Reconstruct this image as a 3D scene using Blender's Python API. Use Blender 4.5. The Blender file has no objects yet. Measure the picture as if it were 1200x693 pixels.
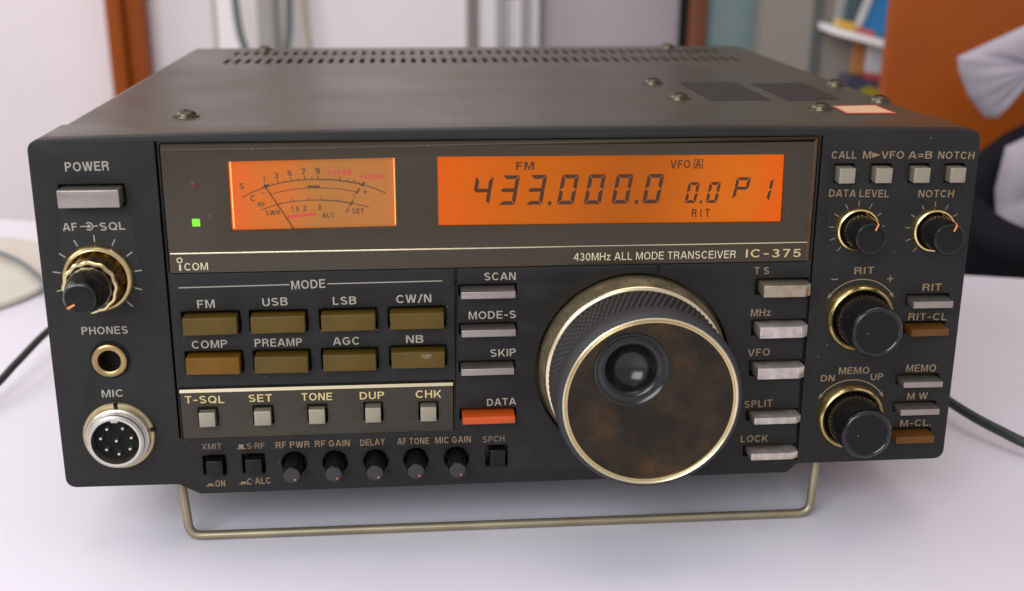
import bpy, bmesh, math, random
from mathutils import Vector, Matrix
random.seed(7)
sc = bpy.context.scene
COL = sc.collection
MM = 0.001

# ------------------------------------------------------------------ camera
cam_d = bpy.data.cameras.new('camera')
cam = bpy.data.objects.new('camera', cam_d)
COL.objects.link(cam)
RW = [[0.9965224477902366, -0.08303285001716158, 0.0069682758400346914],
      [-0.021632581919805705, -0.3385691384560161, -0.9406928137732496],
      [0.08046764846594037, 0.9372707636020546, -0.3391879615304518]]
m = Matrix.Identity(4)
for i in range(3):
    m[i][0] = RW[0][i]
    m[i][1] = -RW[1][i]
    m[i][2] = -RW[2][i]
m[0][3], m[1][3], m[2][3] = -0.0268353, -0.2922418, 0.1769111
cam.matrix_world = m
cam_d.sensor_width = 36.0
cam_d.lens = 1406.886 / 1200 * 36
cam_d.clip_start = 0.01
cam_d.clip_end = 50
cam_d.dof.use_dof = True
cam_d.dof.focus_distance = 0.322
cam_d.dof.aperture_fstop = 14
sc.camera = cam

# ------------------------------------------------------------------ light
w = bpy.data.worlds.new('World')
sc.world = w
w.use_nodes = True
bg = w.node_tree.nodes['Background']
bg.inputs[0].default_value = (1.0, 0.96, 0.98, 1)
bg.inputs[1].default_value = 0.62


def area(name, loc, target, sx, sy, power, col):
    d = bpy.data.lights.new(name, 'AREA')
    d.shape = 'RECTANGLE'
    d.size, d.size_y = sx, sy
    d.energy = power
    d.color = col
    o = bpy.data.objects.new(name, d)
    COL.objects.link(o)
    o.location = loc
    o.rotation_euler = (Vector(target) - Vector(loc)).to_track_quat('-Z', 'Y').to_euler()
    return o


area('window_light', (-0.85, -1.5, 1.15), (0, 0, 0.0), 1.6, 1.2, 41, (0.92, 0.95, 1.0))
area('side_window_light', (-1.5, 0.45, 1.15), (0, 0.1, 0.0), 0.9, 0.9, 15, (1.0, 0.97, 0.93))
area('room_light', (0.1, 0.1, 2.2), (0, 0.5, 0.0), 1.6, 1.0, 11, (1.0, 0.92, 0.86))

sc.view_settings.view_transform = 'Standard'
sc.view_settings.look = 'None'
sc.view_settings.exposure = 0.0
sc.view_settings.gamma = 1.0
sc.cycles.max_bounces = 8


# ------------------------------------------------------------------ materials
def mat(name, col, rough=0.5, metal=0.0, spec=0.5, bump=0.0, bscale=900.0, var=0.0, vscale=40.0,
        coat=0.0, rvar=0.0, emis=None, estr=0.0, col2=None, speck=0.0):
    M = bpy.data.materials.new(name)
    M.use_nodes = True
    nt = M.node_tree
    b = nt.nodes['Principled BSDF']
    b.inputs['Base Color'].default_value = (*col, 1)
    b.inputs['Roughness'].default_value = rough
    b.inputs['Metallic'].default_value = metal
    b.inputs['Specular IOR Level'].default_value = spec
    b.inputs['Coat Weight'].default_value = coat
    b.inputs['Coat Roughness'].default_value = 0.08
    if emis:
        b.inputs['Emission Color'].default_value = (*emis, 1)
        b.inputs['Emission Strength'].default_value = estr
    tc = nt.nodes.new('ShaderNodeTexCoord')
    if var or rvar:
        n = nt.nodes.new('ShaderNodeTexNoise')
        n.inputs['Scale'].default_value = vscale
        n.inputs['Detail'].default_value = 5
        nt.links.new(tc.outputs['Object'], n.inputs['Vector'])
        if var:
            r = nt.nodes.new('ShaderNodeValToRGB')
            r.color_ramp.elements[0].position = 0.3
            r.color_ramp.elements[1].position = 0.7
            c2 = col2 if col2 else tuple(min(1, c * (1 + var)) for c in col)
            c1 = col if col2 else tuple(c * (1 - var) for c in col)
            r.color_ramp.elements[0].color = (*c1, 1)
            r.color_ramp.elements[1].color = (*c2, 1)
            nt.links.new(n.outputs['Fac'], r.inputs['Fac'])
            nt.links.new(r.outputs['Color'], b.inputs['Base Color'])
            last = r.outputs['Color']
        if rvar:
            mr = nt.nodes.new('ShaderNodeMapRange')
            mr.inputs['From Min'].default_value = 0.3
            mr.inputs['From Max'].default_value = 0.7
            mr.inputs['To Min'].default_value = max(0.02, rough - rvar)
            mr.inputs['To Max'].default_value = min(1, rough + rvar)
            nt.links.new(n.outputs['Fac'], mr.inputs['Value'])
            nt.links.new(mr.outputs['Result'], b.inputs['Roughness'])
    if speck:
        # sparse pale dust grains
        v = nt.nodes.new('ShaderNodeTexVoronoi')
        v.inputs['Scale'].default_value = 437
        nt.links.new(tc.outputs['Object'], v.inputs['Vector'])
        lt = nt.nodes.new('ShaderNodeMath')
        lt.operation = 'LESS_THAN'
        lt.inputs[1].default_value = 0.06
        nt.links.new(v.outputs['Distance'], lt.inputs[0])
        sx = nt.nodes.new('ShaderNodeSeparateColor')
        nt.links.new(v.outputs['Color'], sx.inputs[0])
        gt = nt.nodes.new('ShaderNodeMath')
        gt.operation = 'GREATER_THAN'
        gt.inputs[1].default_value = 1 - speck
        nt.links.new(sx.outputs[0], gt.inputs[0])
        mu = nt.nodes.new('ShaderNodeMath')
        mu.operation = 'MULTIPLY'
        nt.links.new(lt.outputs[0], mu.inputs[0])
        nt.links.new(gt.outputs[0], mu.inputs[1])
        mx = nt.nodes.new('ShaderNodeMix')
        mx.data_type = 'RGBA'
        nt.links.new(mu.outputs[0], mx.inputs[0])
        mx.inputs[6].default_value = (*col, 1)
        if var:
            nt.links.new(last, mx.inputs[6])
        mx.inputs[7].default_value = (0.22, 0.2, 0.18, 1)
        nt.links.new(mx.outputs[2], b.inputs['Base Color'])
    if bump:
        n2 = nt.nodes.new('ShaderNodeTexNoise')
        n2.inputs['Scale'].default_value = bscale
        n2.inputs['Detail'].default_value = 3
        nt.links.new(tc.outputs['Object'], n2.inputs['Vector'])
        bp = nt.nodes.new('ShaderNodeBump')
        bp.inputs['Strength'].default_value = bump
        bp.inputs['Distance'].default_value = 0.0004
        nt.links.new(n2.outputs['Fac'], bp.inputs['Height'])
        nt.links.new(bp.outputs['Normal'], b.inputs['Normal'])
    return M


PANEL = mat('panel_plastic', (0.0112, 0.0105, 0.0100), 0.52, spec=0.26, bump=0.12, bscale=1500, var=0.22, vscale=60, rvar=0.06, speck=0.10)
COVER = mat('cover_paint', (0.042, 0.035, 0.024), 0.34, bump=0.10, bscale=1800, var=0.16, vscale=18, rvar=0.07, speck=0.10)
COVER.node_tree.nodes['Principled BSDF'].inputs['Specular Tint'].default_value = (0.92, 0.80, 0.60, 1)
BLACK = mat('recess_black', (0.004, 0.004, 0.004), 0.7, spec=0.2)
SMOKE = mat('smoked_plastic', (0.034, 0.0245, 0.0125), 0.2, rvar=0.06, vscale=30, spec=0.4, speck=0.08)
LIPBROWN = mat('brown_lip', (0.085, 0.045, 0.02), 0.35)
BROWNPLATE = mat('brown_plate', (0.031, 0.0245, 0.0155), 0.42, spec=0.35, bump=0.08, var=0.12, speck=0.1)
GOLD = mat('gold_plate', (0.66, 0.53, 0.28), 0.24, metal=1.0, rvar=0.06, vscale=200)
PALEGOLD = mat('pale_gold', (0.74, 0.64, 0.44), 0.26, metal=1.0)
SCALE = mat('scale_gold', (0.42, 0.34, 0.20), 0.42, metal=0.85, rvar=0.1, vscale=200, var=0.15)
SILVER = mat('silver_ring', (0.54, 0.51, 0.455), 0.34, metal=1.0, rvar=0.08, vscale=300)
CHROME = mat('screw_steel', (0.095, 0.08, 0.055), 0.36, metal=1.0)
BRASS = mat('brass_jack', (0.36, 0.25, 0.115), 0.3, metal=1.0)
INK = {'g': mat('ink_grey', (0.30, 0.27, 0.215), 0.6),
       'b': mat('ink_brown', (0.205, 0.138, 0.074), 0.6),
       'k': mat('ink_gold', (0.52, 0.40, 0.175), 0.55),
       'w': mat('ink_cream', (0.58, 0.49, 0.32), 0.55),
       'd': mat('ink_dim', (0.15, 0.095, 0.05), 0.6)}
OLIVE = mat('olive_button', (0.075, 0.046, 0.006), 0.42, var=0.2, vscale=70, spec=0.22, bump=0.06)
AMBER = mat('amber_button', (0.120, 0.054, 0.003), 0.42, var=0.2, vscale=70, spec=0.22, bump=0.06)
CREAM = mat('cream_button', (0.28, 0.25, 0.185), 0.36, metal=0.5, var=0.10, vscale=300, bump=0.05)
GREYBAR = mat('grey_bar', (0.30, 0.262, 0.235), 0.32, metal=0.8, var=0.08, vscale=200, bump=0.05)
GOLDBAR = mat('worn_gold_bar', (0.30, 0.235, 0.135), 0.32, metal=0.75, var=0.1, vscale=350, col2=(0.40, 0.35, 0.27))
WORNBAR = mat('worn_silver_bar', (0.36, 0.29, 0.22), 0.32, metal=0.65, var=0.1, vscale=300, col2=(0.66, 0.61, 0.60))
ORANGE = mat('orange_button', (0.44, 0.062, 0.006), 0.42, spec=0.35, var=0.12, vscale=150)
RUST = mat('brown_button', (0.10, 0.036, 0.006), 0.45, spec=0.25, var=0.12, vscale=200)
KNOB = mat('knob_black', (0.005, 0.0048, 0.0048), 0.27, spec=0.22, rvar=0.06, vscale=200, bump=0.04, speck=0.08)
KNOBSIDE = mat('knob_side_gloss', (0.005, 0.0048, 0.0048), 0.16, spec=0.5, speck=0.05)
RUBBER = mat('rubber_grip', (0.027, 0.025, 0.026), 0.6, spec=0.35, bump=0.1, speck=0.05)
GLOSS = mat('gloss_black', (0.004, 0.004, 0.004), 0.2, speck=0.12)
BROWNGLOSS = mat('dark_knob_brown', (0.032, 0.028, 0.026), 0.2, metal=0.6, var=0.6, vscale=420)
RINGGOLD = mat('ring_gold', (0.80, 0.60, 0.26), 0.24, metal=1.0, rvar=0.05, vscale=200)
DARKGOLD = mat('dark_gold', (0.28, 0.205, 0.10), 0.2, metal=1.0)
POINTDIM = mat('pointer_dull', (0.38, 0.14, 0.05), 0.5)
POINTER = mat('pointer_orange', (0.72, 0.26, 0.06), 0.5)
RUBY = mat('meter_red', (0.42, 0.035, 0.03), 0.6, emis=(0.6, 0.03, 0.02), estr=0.10)
METERINK = mat('meter_ink', (0.07, 0.03, 0.012), 0.6)
LCDINK = mat('lcd_segment', (0.036, 0.016, 0.006), 0.5, spec=0.3, emis=(0.5, 0.1, 0.01), estr=0.035)
WIRE = mat('stand_wire', (0.26, 0.22, 0.145), 0.38, metal=0.6, var=0.15, vscale=80)
STICK = mat('sticker_salmon', (0.56, 0.33, 0.19), 0.5, var=0.06, vscale=300)
STICKRED = mat('sticker_red', (0.62, 0.10, 0.06), 0.5)
SPKMESH = bpy.data.materials.new('speaker_mesh')
LEDG = mat('led_green', (0.1, 0.4, 0.02), 0.3, emis=(0.16, 0.70, 0.0), estr=0.75)
LEDR = mat('led_red_dim', (0.06, 0.012, 0.012), 0.3)
INNERRED = mat('lamp_red_edge', (0.3, 0.02, 0.0), 0.5, emis=(0.55, 0.02, 0.0), estr=0.35)
LAMPEDGE = mat('lamp_bright_edge', (0.9, 0.45, 0.15), 0.5, emis=(1.0, 0.42, 0.12), estr=0.9)


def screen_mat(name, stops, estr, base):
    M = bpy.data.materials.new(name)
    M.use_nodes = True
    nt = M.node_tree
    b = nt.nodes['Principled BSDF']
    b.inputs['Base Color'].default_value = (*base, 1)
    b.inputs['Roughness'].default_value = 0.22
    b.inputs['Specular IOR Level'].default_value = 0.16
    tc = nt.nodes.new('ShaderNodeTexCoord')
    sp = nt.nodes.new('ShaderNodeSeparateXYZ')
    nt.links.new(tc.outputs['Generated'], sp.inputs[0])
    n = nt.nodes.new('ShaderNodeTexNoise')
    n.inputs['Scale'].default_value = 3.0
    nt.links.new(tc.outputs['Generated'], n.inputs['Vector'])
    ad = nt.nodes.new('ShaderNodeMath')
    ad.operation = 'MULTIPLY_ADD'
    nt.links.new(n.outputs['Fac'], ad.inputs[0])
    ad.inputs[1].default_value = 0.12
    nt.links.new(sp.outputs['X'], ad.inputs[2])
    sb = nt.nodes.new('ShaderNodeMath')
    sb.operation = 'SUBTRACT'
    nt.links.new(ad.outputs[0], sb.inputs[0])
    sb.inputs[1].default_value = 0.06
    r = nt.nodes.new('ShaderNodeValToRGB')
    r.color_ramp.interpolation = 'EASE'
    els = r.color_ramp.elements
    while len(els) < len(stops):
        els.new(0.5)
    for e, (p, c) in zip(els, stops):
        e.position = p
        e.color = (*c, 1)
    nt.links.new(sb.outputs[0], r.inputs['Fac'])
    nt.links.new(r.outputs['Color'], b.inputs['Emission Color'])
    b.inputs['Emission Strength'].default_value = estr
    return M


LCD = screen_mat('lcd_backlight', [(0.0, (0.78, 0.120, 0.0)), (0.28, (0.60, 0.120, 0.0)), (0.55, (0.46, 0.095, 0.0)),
                                   (0.85, (0.70, 0.145, 0.002)), (1.0, (0.84, 0.115, 0.0))], 0.84, (0.04, 0.012, 0.002))  # edge-lamp falloff painted into the emission stops
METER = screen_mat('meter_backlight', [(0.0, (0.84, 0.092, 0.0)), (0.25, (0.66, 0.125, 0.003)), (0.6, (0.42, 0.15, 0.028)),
                                       (0.9, (0.46, 0.15, 0.03)), (1.0, (0.62, 0.14, 0.02))], 0.78, (0.10, 0.05, 0.018))  # falloff from the left and a dull daylight reflection painted into the emission

# perforated speaker area
SPKMESH.use_nodes = True
_nt = SPKMESH.node_tree
_b = _nt.nodes['Principled BSDF']
_tc = _nt.nodes.new('ShaderNodeTexCoord')
_mp = _nt.nodes.new('ShaderNodeMapping')
_mp.inputs['Scale'].default_value = (620, 620, 0)
_v = _nt.nodes.new('ShaderNodeTexVoronoi')
_v.inputs['Randomness'].default_value = 0.0
_v.inputs['Scale'].default_value = 1.0
_nt.links.new(_tc.outputs['Object'], _mp.inputs[0])
_nt.links.new(_mp.outputs[0], _v.inputs['Vector'])
_r = _nt.nodes.new('ShaderNodeValToRGB')
_r.color_ramp.elements[0].position = 0.38
_r.color_ramp.elements[0].color = (0.002, 0.002, 0.002, 1)
_r.color_ramp.elements[1].position = 0.5
_r.color_ramp.elements[1].color = (0.05, 0.044, 0.038, 1)
_nt.links.new(_v.outputs['Distance'], _r.inputs['Fac'])
_nt.links.new(_r.outputs['Color'], _b.inputs['Base Color'])
_b.inputs['Roughness'].default_value = 0.6
_b.inputs['Specular IOR Level'].default_value = 0.25

# tuning knob inlay, a mottled brown reflection painted into its colour
INLAY = bpy.data.materials.new('brown_reflection_inlay')
INLAY.use_nodes = True
_nt = INLAY.node_tree
_b = _nt.nodes['Principled BSDF']
_tc = _nt.nodes.new('ShaderNodeTexCoord')
_n = _nt.nodes.new('ShaderNodeTexNoise')
_n.inputs['Scale'].default_value = 85
_n.inputs['Detail'].default_value = 7
_n.inputs['Roughness'].default_value = 0.65
_nt.links.new(_tc.outputs['Object'], _n.inputs['Vector'])
_r = _nt.nodes.new('ShaderNodeValToRGB')
_r.color_ramp.elements[0].position = 0.40
_r.color_ramp.elements[0].color = (0.010, 0.0075, 0.004, 1)
_r.color_ramp.elements[1].position = 0.84
_r.color_ramp.elements[1].color = (0.085, 0.033, 0.009, 1)
_e = _r.color_ramp.elements.new(0.56)
_e.color = (0.023, 0.0145, 0.006, 1)
_nt.links.new(_n.outputs['Fac'], _r.inputs['Fac'])
_nt.links.new(_r.outputs['Color'], _b.inputs['Base Color'])
_b.inputs['Roughness'].default_value = 0.32
_b.inputs['Specular IOR Level'].default_value = 0.22


# ------------------------------------------------------------------ mesh helpers (all in millimetres)
class MB:
    def __init__(self):
        self.v, self.f, self.mi, self.mats = [], [], [], []

    def m(self, material):
        if material not in self.mats:
            self.mats.append(material)
        return self.mats.index(material)

    def add(self, vs, fs, material):
        o = len(self.v)
        k = self.m(material)
        self.v += [tuple(p) for p in vs]
        for f in fs:
            self.f.append(tuple(i + o for i in f))
            self.mi.append(k)

    def bm(self, b, material, mat4=None):
        b.verts.index_update()
        vs = [(mat4 @ p.co if mat4 else p.co) for p in b.verts]
        self.add(vs, [[q.index for q in f.verts] for f in b.faces], material)
        b.free()

    def box(self, x0, x1, y0, y1, z0, z1, material, bev=0.0, seg=2):
        b = bmesh.new()
        bmesh.ops.create_cube(b, size=1)
        for p in b.verts:
            p.co = ((x0 + x1) / 2 + p.co.x * (x1 - x0), (y0 + y1) / 2 + p.co.y * (y1 - y0), (z0 + z1) / 2 + p.co.z * (z1 - z0))
        if bev:
            bmesh.ops.bevel(b, geom=b.edges[:], offset=bev, segments=seg, profile=0.5, affect='EDGES')
        self.bm(b, material)

    def lathe(self, prof, material, n=48, cx=0, cz=0, rmod=None):
        """prof: (r, y) along the axis -y; closed to the axis where r == 0"""
        vs, fs, rows = [], [], []
        for (r, y) in prof:
            if r == 0:
                rows.append([len(vs)])
                vs.append((cx, y, cz))
            else:
                row = []
                for i in range(n):
                    a = 2 * math.pi * i / n
                    rr = r + (rmod(a, y, r) if rmod else 0)
                    row.append(len(vs))
                    vs.append((cx + rr * math.cos(a), y, cz + rr * math.sin(a)))
                rows.append(row)
        for A, B in zip(rows, rows[1:]):
            for i in range(n):
                j = (i + 1) % n
                if len(A) == 1 and len(B) == 1:
                    continue
                if len(A) == 1:
                    fs.append((A[0], B[i], B[j]))
                elif len(B) == 1:
                    fs.append((A[i], B[0], A[j]))
                else:
                    fs.append((A[i], B[i], B[j], A[j]))
        self.add(vs, fs, material)

    def prism(self, poly, y0, y1, material):
        """poly in (x, z), extruded between y0 and y1"""
        n = len(poly)
        vs = [(x, y0, z) for x, z in poly] + [(x, y1, z) for x, z in poly]
        fs = [tuple(range(n)), tuple(range(2 * n - 1, n - 1, -1))]
        fs += [(i, i + n, (i + 1) % n + n, (i + 1) % n) for i in range(n)]
        self.add(vs, fs, material)

    def stroke(self, pts, width, y, material, th=0.04):
        """raised ink line on a face that looks along -y"""
        n = len(pts)
        L, Rr = [], []
        for i in range(n):
            a = Vector(pts[max(0, i - 1)])
            b = Vector(pts[min(n - 1, i + 1)])
            d = (b - a).normalized()
            nn = Vector((-d.y, d.x)) * width / 2
            p = Vector(pts[i])
            L.append(p + nn)
            Rr.append(p - nn)
        vs = [(p.x, y, p.y) for p in L] + [(p.x, y, p.y) for p in Rr]
        fs = [(i, i + 1, n + i + 1, n + i) for i in range(n - 1)]
        self.add(vs, fs, material)

    def poly(self, pts, y, material):
        self.add([(x, y, z) for x, z in pts], [tuple(range(len(pts)))], material)

    def tube(self, path, r, material, n=12, caps=True):
        P = [Vector(p) for p in path]
        vs, fs = [], []
        up = None
        for i, p in enumerate(P):
            d = (P[min(i + 1, len(P) - 1)] - P[max(i - 1, 0)]).normalized()
            if up is None:
                up = d.orthogonal().normalized()
            up = (up - d * up.dot(d)).normalized()
            s = d.cross(up)
            for k in range(n):
                a = 2 * math.pi * k / n
                vs.append(p + (up * math.cos(a) + s * math.sin(a)) * r)
        for i in range(len(P) - 1):
            for k in range(n):
                j = (k + 1) % n
                fs.append((i * n + k, i * n + j, (i + 1) * n + j, (i + 1) * n + k))
        if caps:
            fs.append(tuple(range(n)))
            fs.append(tuple(range((len(P) - 1) * n, len(P) * n)))
        self.add(vs, fs, material)

    def sheet(self, splines, y0, y1, material, bev=0.0, plane='xz', back=None):
        """flat plate with holes: first spline the outline, others holes; between y0 (front) and y1"""
        cu = bpy.data.curves.new('tmp', 'CURVE')
        cu.dimensions = '2D'
        cu.fill_mode = 'BOTH'
        for s in splines:
            sp = cu.splines.new('POLY')
            sp.points.add(len(s) - 1)
            for q, (x, z) in zip(sp.points, s):
                q.co = (x, z, 0, 1)
            sp.use_cyclic_u = True
        th = y1 - y0
        cu.extrude = th / 2 - bev
        cu.bevel_depth = bev
        cu.bevel_resolution = 2
        cu.offset = -bev
        o = bpy.data.objects.new('tmp', cu)
        COL.objects.link(o)
        dg = bpy.context.evaluated_depsgraph_get()
        me = bpy.data.meshes.new_from_object(o.evaluated_get(dg))
        ym = (y0 + y1) / 2
        if plane == 'xz':
            vs = [(v.co.x, ym - v.co.z, v.co.y) for v in me.vertices]
        else:  # xy plane: y0,y1 are z
            vs = [(v.co.x, v.co.y, ym + v.co.z) for v in me.vertices]
        self.add(vs, [tuple(p.vertices) for p in me.polygons], material)
        bpy.data.objects.remove(o)
        bpy.data.curves.remove(cu)
        bpy.data.meshes.remove(me)

    def text(self, s, xa, za, xb, zb, cap, material, y=-0.03, t=0.15, gap=0.18):
        vs, fs = ink_strokes(s, t, gap)
        xs = [p[0] for p in vs]
        x0, x1 = min(xs), max(xs)
        L = math.hypot(xb - xa, zb - za)
        ca, sa = (xb - xa) / L, (zb - za) / L
        out = []
        for (x, z, li) in vs:
            u = (x - x0) / (x1 - x0) * L
            v = z * cap
            out.append((xa + u * ca - v * sa, y - 0.006 * li, za + u * sa + v * ca))
        self.add(out, fs, material)

    def build(self, name, parent=None, loc=(0, 0, 0), smooth=True, angle=35):
        me = bpy.data.meshes.new(name)
        me.from_pydata([Vector(p) * MM for p in self.v], [], self.f)
        for mm in self.mats:
            me.materials.append(mm)
        me.polygons.foreach_set('material_index', self.mi)
        b = bmesh.new()
        b.from_mesh(me)
        bmesh.ops.remove_doubles(b, verts=b.verts, dist=1e-7)
        bmesh.ops.recalc_face_normals(b, faces=b.faces)
        b.to_mesh(me)
        b.free()
        if smooth:
            me.polygons.foreach_set('use_smooth', [True] * len(me.polygons))
            me.set_sharp_from_angle(angle=math.radians(angle))
        me.update()
        o = bpy.data.objects.new(name, me)
        COL.objects.link(o)
        o.location = Vector(loc) * MM
        if parent:
            o.parent = parent
        return o


# ---- a plain monoline sans alphabet, cap height 1, drawn as ink strokes
def _arc(cx, cz, rx, rz, a0, a1, n=10):
    return [(cx + rx * math.cos(math.radians(a0 + (a1 - a0) * i / n)), cz + rz * math.sin(math.radians(a0 + (a1 - a0) * i / n))) for i in range(n + 1)]


def alphabet(t):
    h = t / 2
    T, B, M = 1 - h, h, 0.5
    G = {}
    G['A'] = (.80, [[(.05, 0), (.345, T), (.455, T), (.75, 0)], [(.22, .30), (.58, .30)]])
    G['B'] = (.70, [[(h, 0), (h, 1)], [(t, T), (.40, T)] + _arc(.42, .755, .20, T - .755, 90, -90, 8)[1:] + [(t, .51)], [(.42, .49)] + _arc(.43, .275, .21, .275 - B, 80, -90, 8) + [(t, B)]])
    G['C'] = (.77, [_arc(.405, M, .405 - h, M - h, 40, 320, 22)])
    G['D'] = (.75, [[(h, 0), (h, 1)], [(t, T), (.34, T)] + _arc(.34, M, .41 - h, M - h, 90, -90, 16)[1:] + [(t, B)]])
    G['E'] = (.64, [[(h, 0), (h, 1)], [(t, T), (.64, T)], [(t, .52), (.59, .52)], [(t, B), (.64, B)]])
    G['F'] = (.59, [[(h, 0), (h, 1)], [(t, T), (.59, T)], [(t, .50), (.53, .50)]])
    G['G'] = (.82, [_arc(.41, M, .41 - h, M - h, 42, 325, 22) + [(.80 - h, .47), (.44, .47)]])
    G['H'] = (.72, [[(h, 0), (h, 1)], [(.72 - h, 0), (.72 - h, 1)], [(t, .52), (.72 - t, .52)]])
    G['I'] = (t, [[(h, 0), (h, 1)]])
    G['K'] = (.74, [[(h, 0), (h, 1)], [(t, .34), (.66, 1)], [(.34, .56), (.68, 0)]])
    G['L'] = (.58, [[(h, 1), (h, B), (.58, B)]])
    G['M'] = (.88, [[(h, 0), (h, 1)], [(.88 - h, 0), (.88 - h, 1)], [(t * .9, 1), (.44, .06), (.88 - t * .9, 1)]])
    G['N'] = (.73, [[(h, 0), (h, 1)], [(.73 - h, 0), (.73 - h, 1)], [(t * .9, .98), (.73 - t * .9, .02)]])
    O = _arc(.42, M, .42 - h, M - h, 0, 360, 32)
    G['O'] = (.84, [O])
    G['P'] = (.67, [[(h, 0), (h, 1)], [(t, T), (.40, T)] + _arc(.40, .72, .27 - h, T - .72, 90, -90, 10)[1:] + [(t, .44 + h * .0)]])
    G['Q'] = (.84, [O, [(.50, .27), (.78, .0)]])
    G['R'] = (.72, [[(h, 0), (h, 1)], [(t, T), (.42, T)] + _arc(.42, .735, .28 - h, T - .735, 90, -90, 10)[1:] + [(t, .47)], [(.50, .45), (.60, .30), (.62, 0)]])
    G['S'] = (.70, [_arc(.34, .735, .33 - h, T - .735, 25, 235, 12) + [(.35, .505)] + _arc(.35, .28, .34 - h, .28 - B, 55, -155, 12)])
    G['T'] = (.66, [[(0, T), (.66, T)], [(.33, 0), (.33, 1 - t)]])
    G['U'] = (.72, [[(h, 1), (h, .34)] + _arc(.36, .34, .36 - h, .34 - B, 180, 360, 12) + [(.72 - h, 1)]])
    G['V'] = (.76, [[(.06, 1), (.33, B), (.43, B), (.70, 1)]])
    G['W'] = (1.06, [[(.06, 1), (.25, B), (.33, B), (.50, T), (.56, T), (.73, B), (.81, B), (1.0, 1)]])
    G['X'] = (.74, [[(.07, 0), (.67, 1)], [(.07, 1), (.67, 0)]])
    G['Y'] = (.74, [[(.07, 1), (.37, .44), (.67, 1)], [(.37, 0), (.37, .42)]])
    G['z'] = (.50, [[(0, .72 - h), (.42, .72 - h), (.06, B), (.50, B)]])
    G['d'] = (.58, [[(.58 - h, 0), (.58 - h, 1)], _arc(.29, .36, .29 - h, .36 - h, 0, 360, 20)])
    G['-'] = (.40, [[(0, .42), (.40, .42)]])
    G['='] = (.56, [[(0, .58), (.56, .58)], [(0, .28), (.56, .28)]])
    G['+'] = (.60, [[(0, .45), (.60, .45)], [(.30, .15), (.30, .75)]])
    G['/'] = (.42, [[(.02, -.05), (.40, 1.05)]])
    G['.'] = (t, [[(h, 0), (h, t)]])
    G['·'] = (t, [[(h, .42), (h, .42 + t)]])
    G['0'] = (.60, [_arc(.30, M, .30 - h, M - h, 0, 360, 28)])
    G['1'] = (.34, [[(0, .74), (.18, .80), (.34 - h, 1), (.34 - h, 0)]])
    G['2'] = (.60, [_arc(.30, .71, .28 - h * .6, T - .71, 170, -20, 12) + [(.05, B), (.60, B)]])
    G['3'] = (.60, [_arc(.29, .745, .27 - h, T - .745, 155, -80, 12) + _arc(.29, .285, .31 - h, .285 - B, 80, -160, 14)])
    G['4'] = (.62, [[(.50, 0), (.50, 1 - h), (.44, 1 - h), (.04, .30), (.62, .30)]])
    G['5'] = (.60, [[(.55, T), (.14, T), (.09, .50)] + _arc(.29, .33, .31 - h, .33 - B, 125, -155, 14)])
    G['6'] = (.60, [_arc(.32, .62, .30 - h, T - .62, 40, 180, 10) + _arc(.30, .32, .30 - h, .32 - B, 180, 520, 22)])
    G['7'] = (.58, [[(0, T), (.50, T), (.20, 0)]])
    G['9'] = (.60, [_arc(.30, .68, .30 - h, T - .68, 360, 0, 22) + _arc(.28, .38, .32 - h, .38 - B, 0, -140, 10)])
    G['∠'] = (.60, [[(.50, .9), (.06, B), (.60, B)]])
    return G


_ab = {}


def ink_strokes(s, t=0.165, gap=0.17):
    """ribbon outlines (vertices, faces, layer) of a line of lettering"""
    if t not in _ab:
        _ab[t] = alphabet(t)
    G = _ab[t]
    x = 0.0
    vs, fs = [], []
    for chx in s:
        if chx == ' ':
            x += 0.34
            continue
        wd, lines = G[chx]
        for li, L in enumerate(lines):
            n = len(L)
            closed = n > 3 and math.hypot(L[0][0] - L[-1][0], L[0][1] - L[-1][1]) < 1e-6
            o = len(vs)
            for i in range(n):
                p = Vector(L[i])
                a = Vector(L[i - 1]) if i > 0 else (Vector(L[n - 2]) if closed else None)
                b = Vector(L[i + 1]) if i < n - 1 else (Vector(L[1]) if closed else None)
                d1 = (p - a).normalized() if a is not None else None
                d2 = (b - p).normalized() if b is not None else None
                if d1 is None or d1.length == 0:
                    d1 = d2
                if d2 is None or d2.length == 0:
                    d2 = d1
                n1 = Vector((-d1.y, d1.x))
                n2 = Vector((-d2.y, d2.x))
                nn = (n1 + n2)
                nn = nn.normalized() if nn.length > 1e-4 else n1
                k = t / 2 / max(0.55, nn.dot(n1))
                vs.append((x + p.x + nn.x * k, p.y + nn.y * k, li))
                vs.append((x + p.x - nn.x * k, p.y - nn.y * k, li))
            for i in range(n - 1):
                q0 = o + 2 * i
                fs.append((q0, q0 + 2, q0 + 3, q0 + 1))
        x += wd + gap
    return vs, fs


def circ(cx, cz, r, n=48):
    return [(cx + r * math.cos(2 * math.pi * i / n), cz + r * math.sin(2 * math.pi * i / n)) for i in range(n)]


def rect(x0, x1, z0, z1, r=0.0, k=4):
    if not r:
        return [(x0, z0), (x1, z0), (x1, z1), (x0, z1)]
    out = []
    for cx, cz, a0 in ((x1 - r, z0 + r, -90), (x1 - r, z1 - r, 0), (x0 + r, z1 - r, 90), (x0 + r, z0 + r, 180)):
        for i in range(k + 1):
            a = math.radians(a0 + 90 * i / k)
            out.append((cx + r * math.cos(a), cz + r * math.sin(a)))
    return out


def smooth_path(pts, n=8):
    """Catmull-Rom through the points"""
    P = [Vector(p) for p in pts]
    out = []
    for i in range(len(P) - 1):
        a, b, c, d = P[max(i - 1, 0)], P[i], P[i + 1], P[min(i + 2, len(P) - 1)]
        for k in range(n):
            t = k / n
            out.append(0.5 * ((2 * b) + (c - a) * t + (2 * a - 5 * b + 4 * c - d) * t * t + (3 * b - a - 3 * c + d) * t ** 3))
    out.append(P[-1])
    return out


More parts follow.
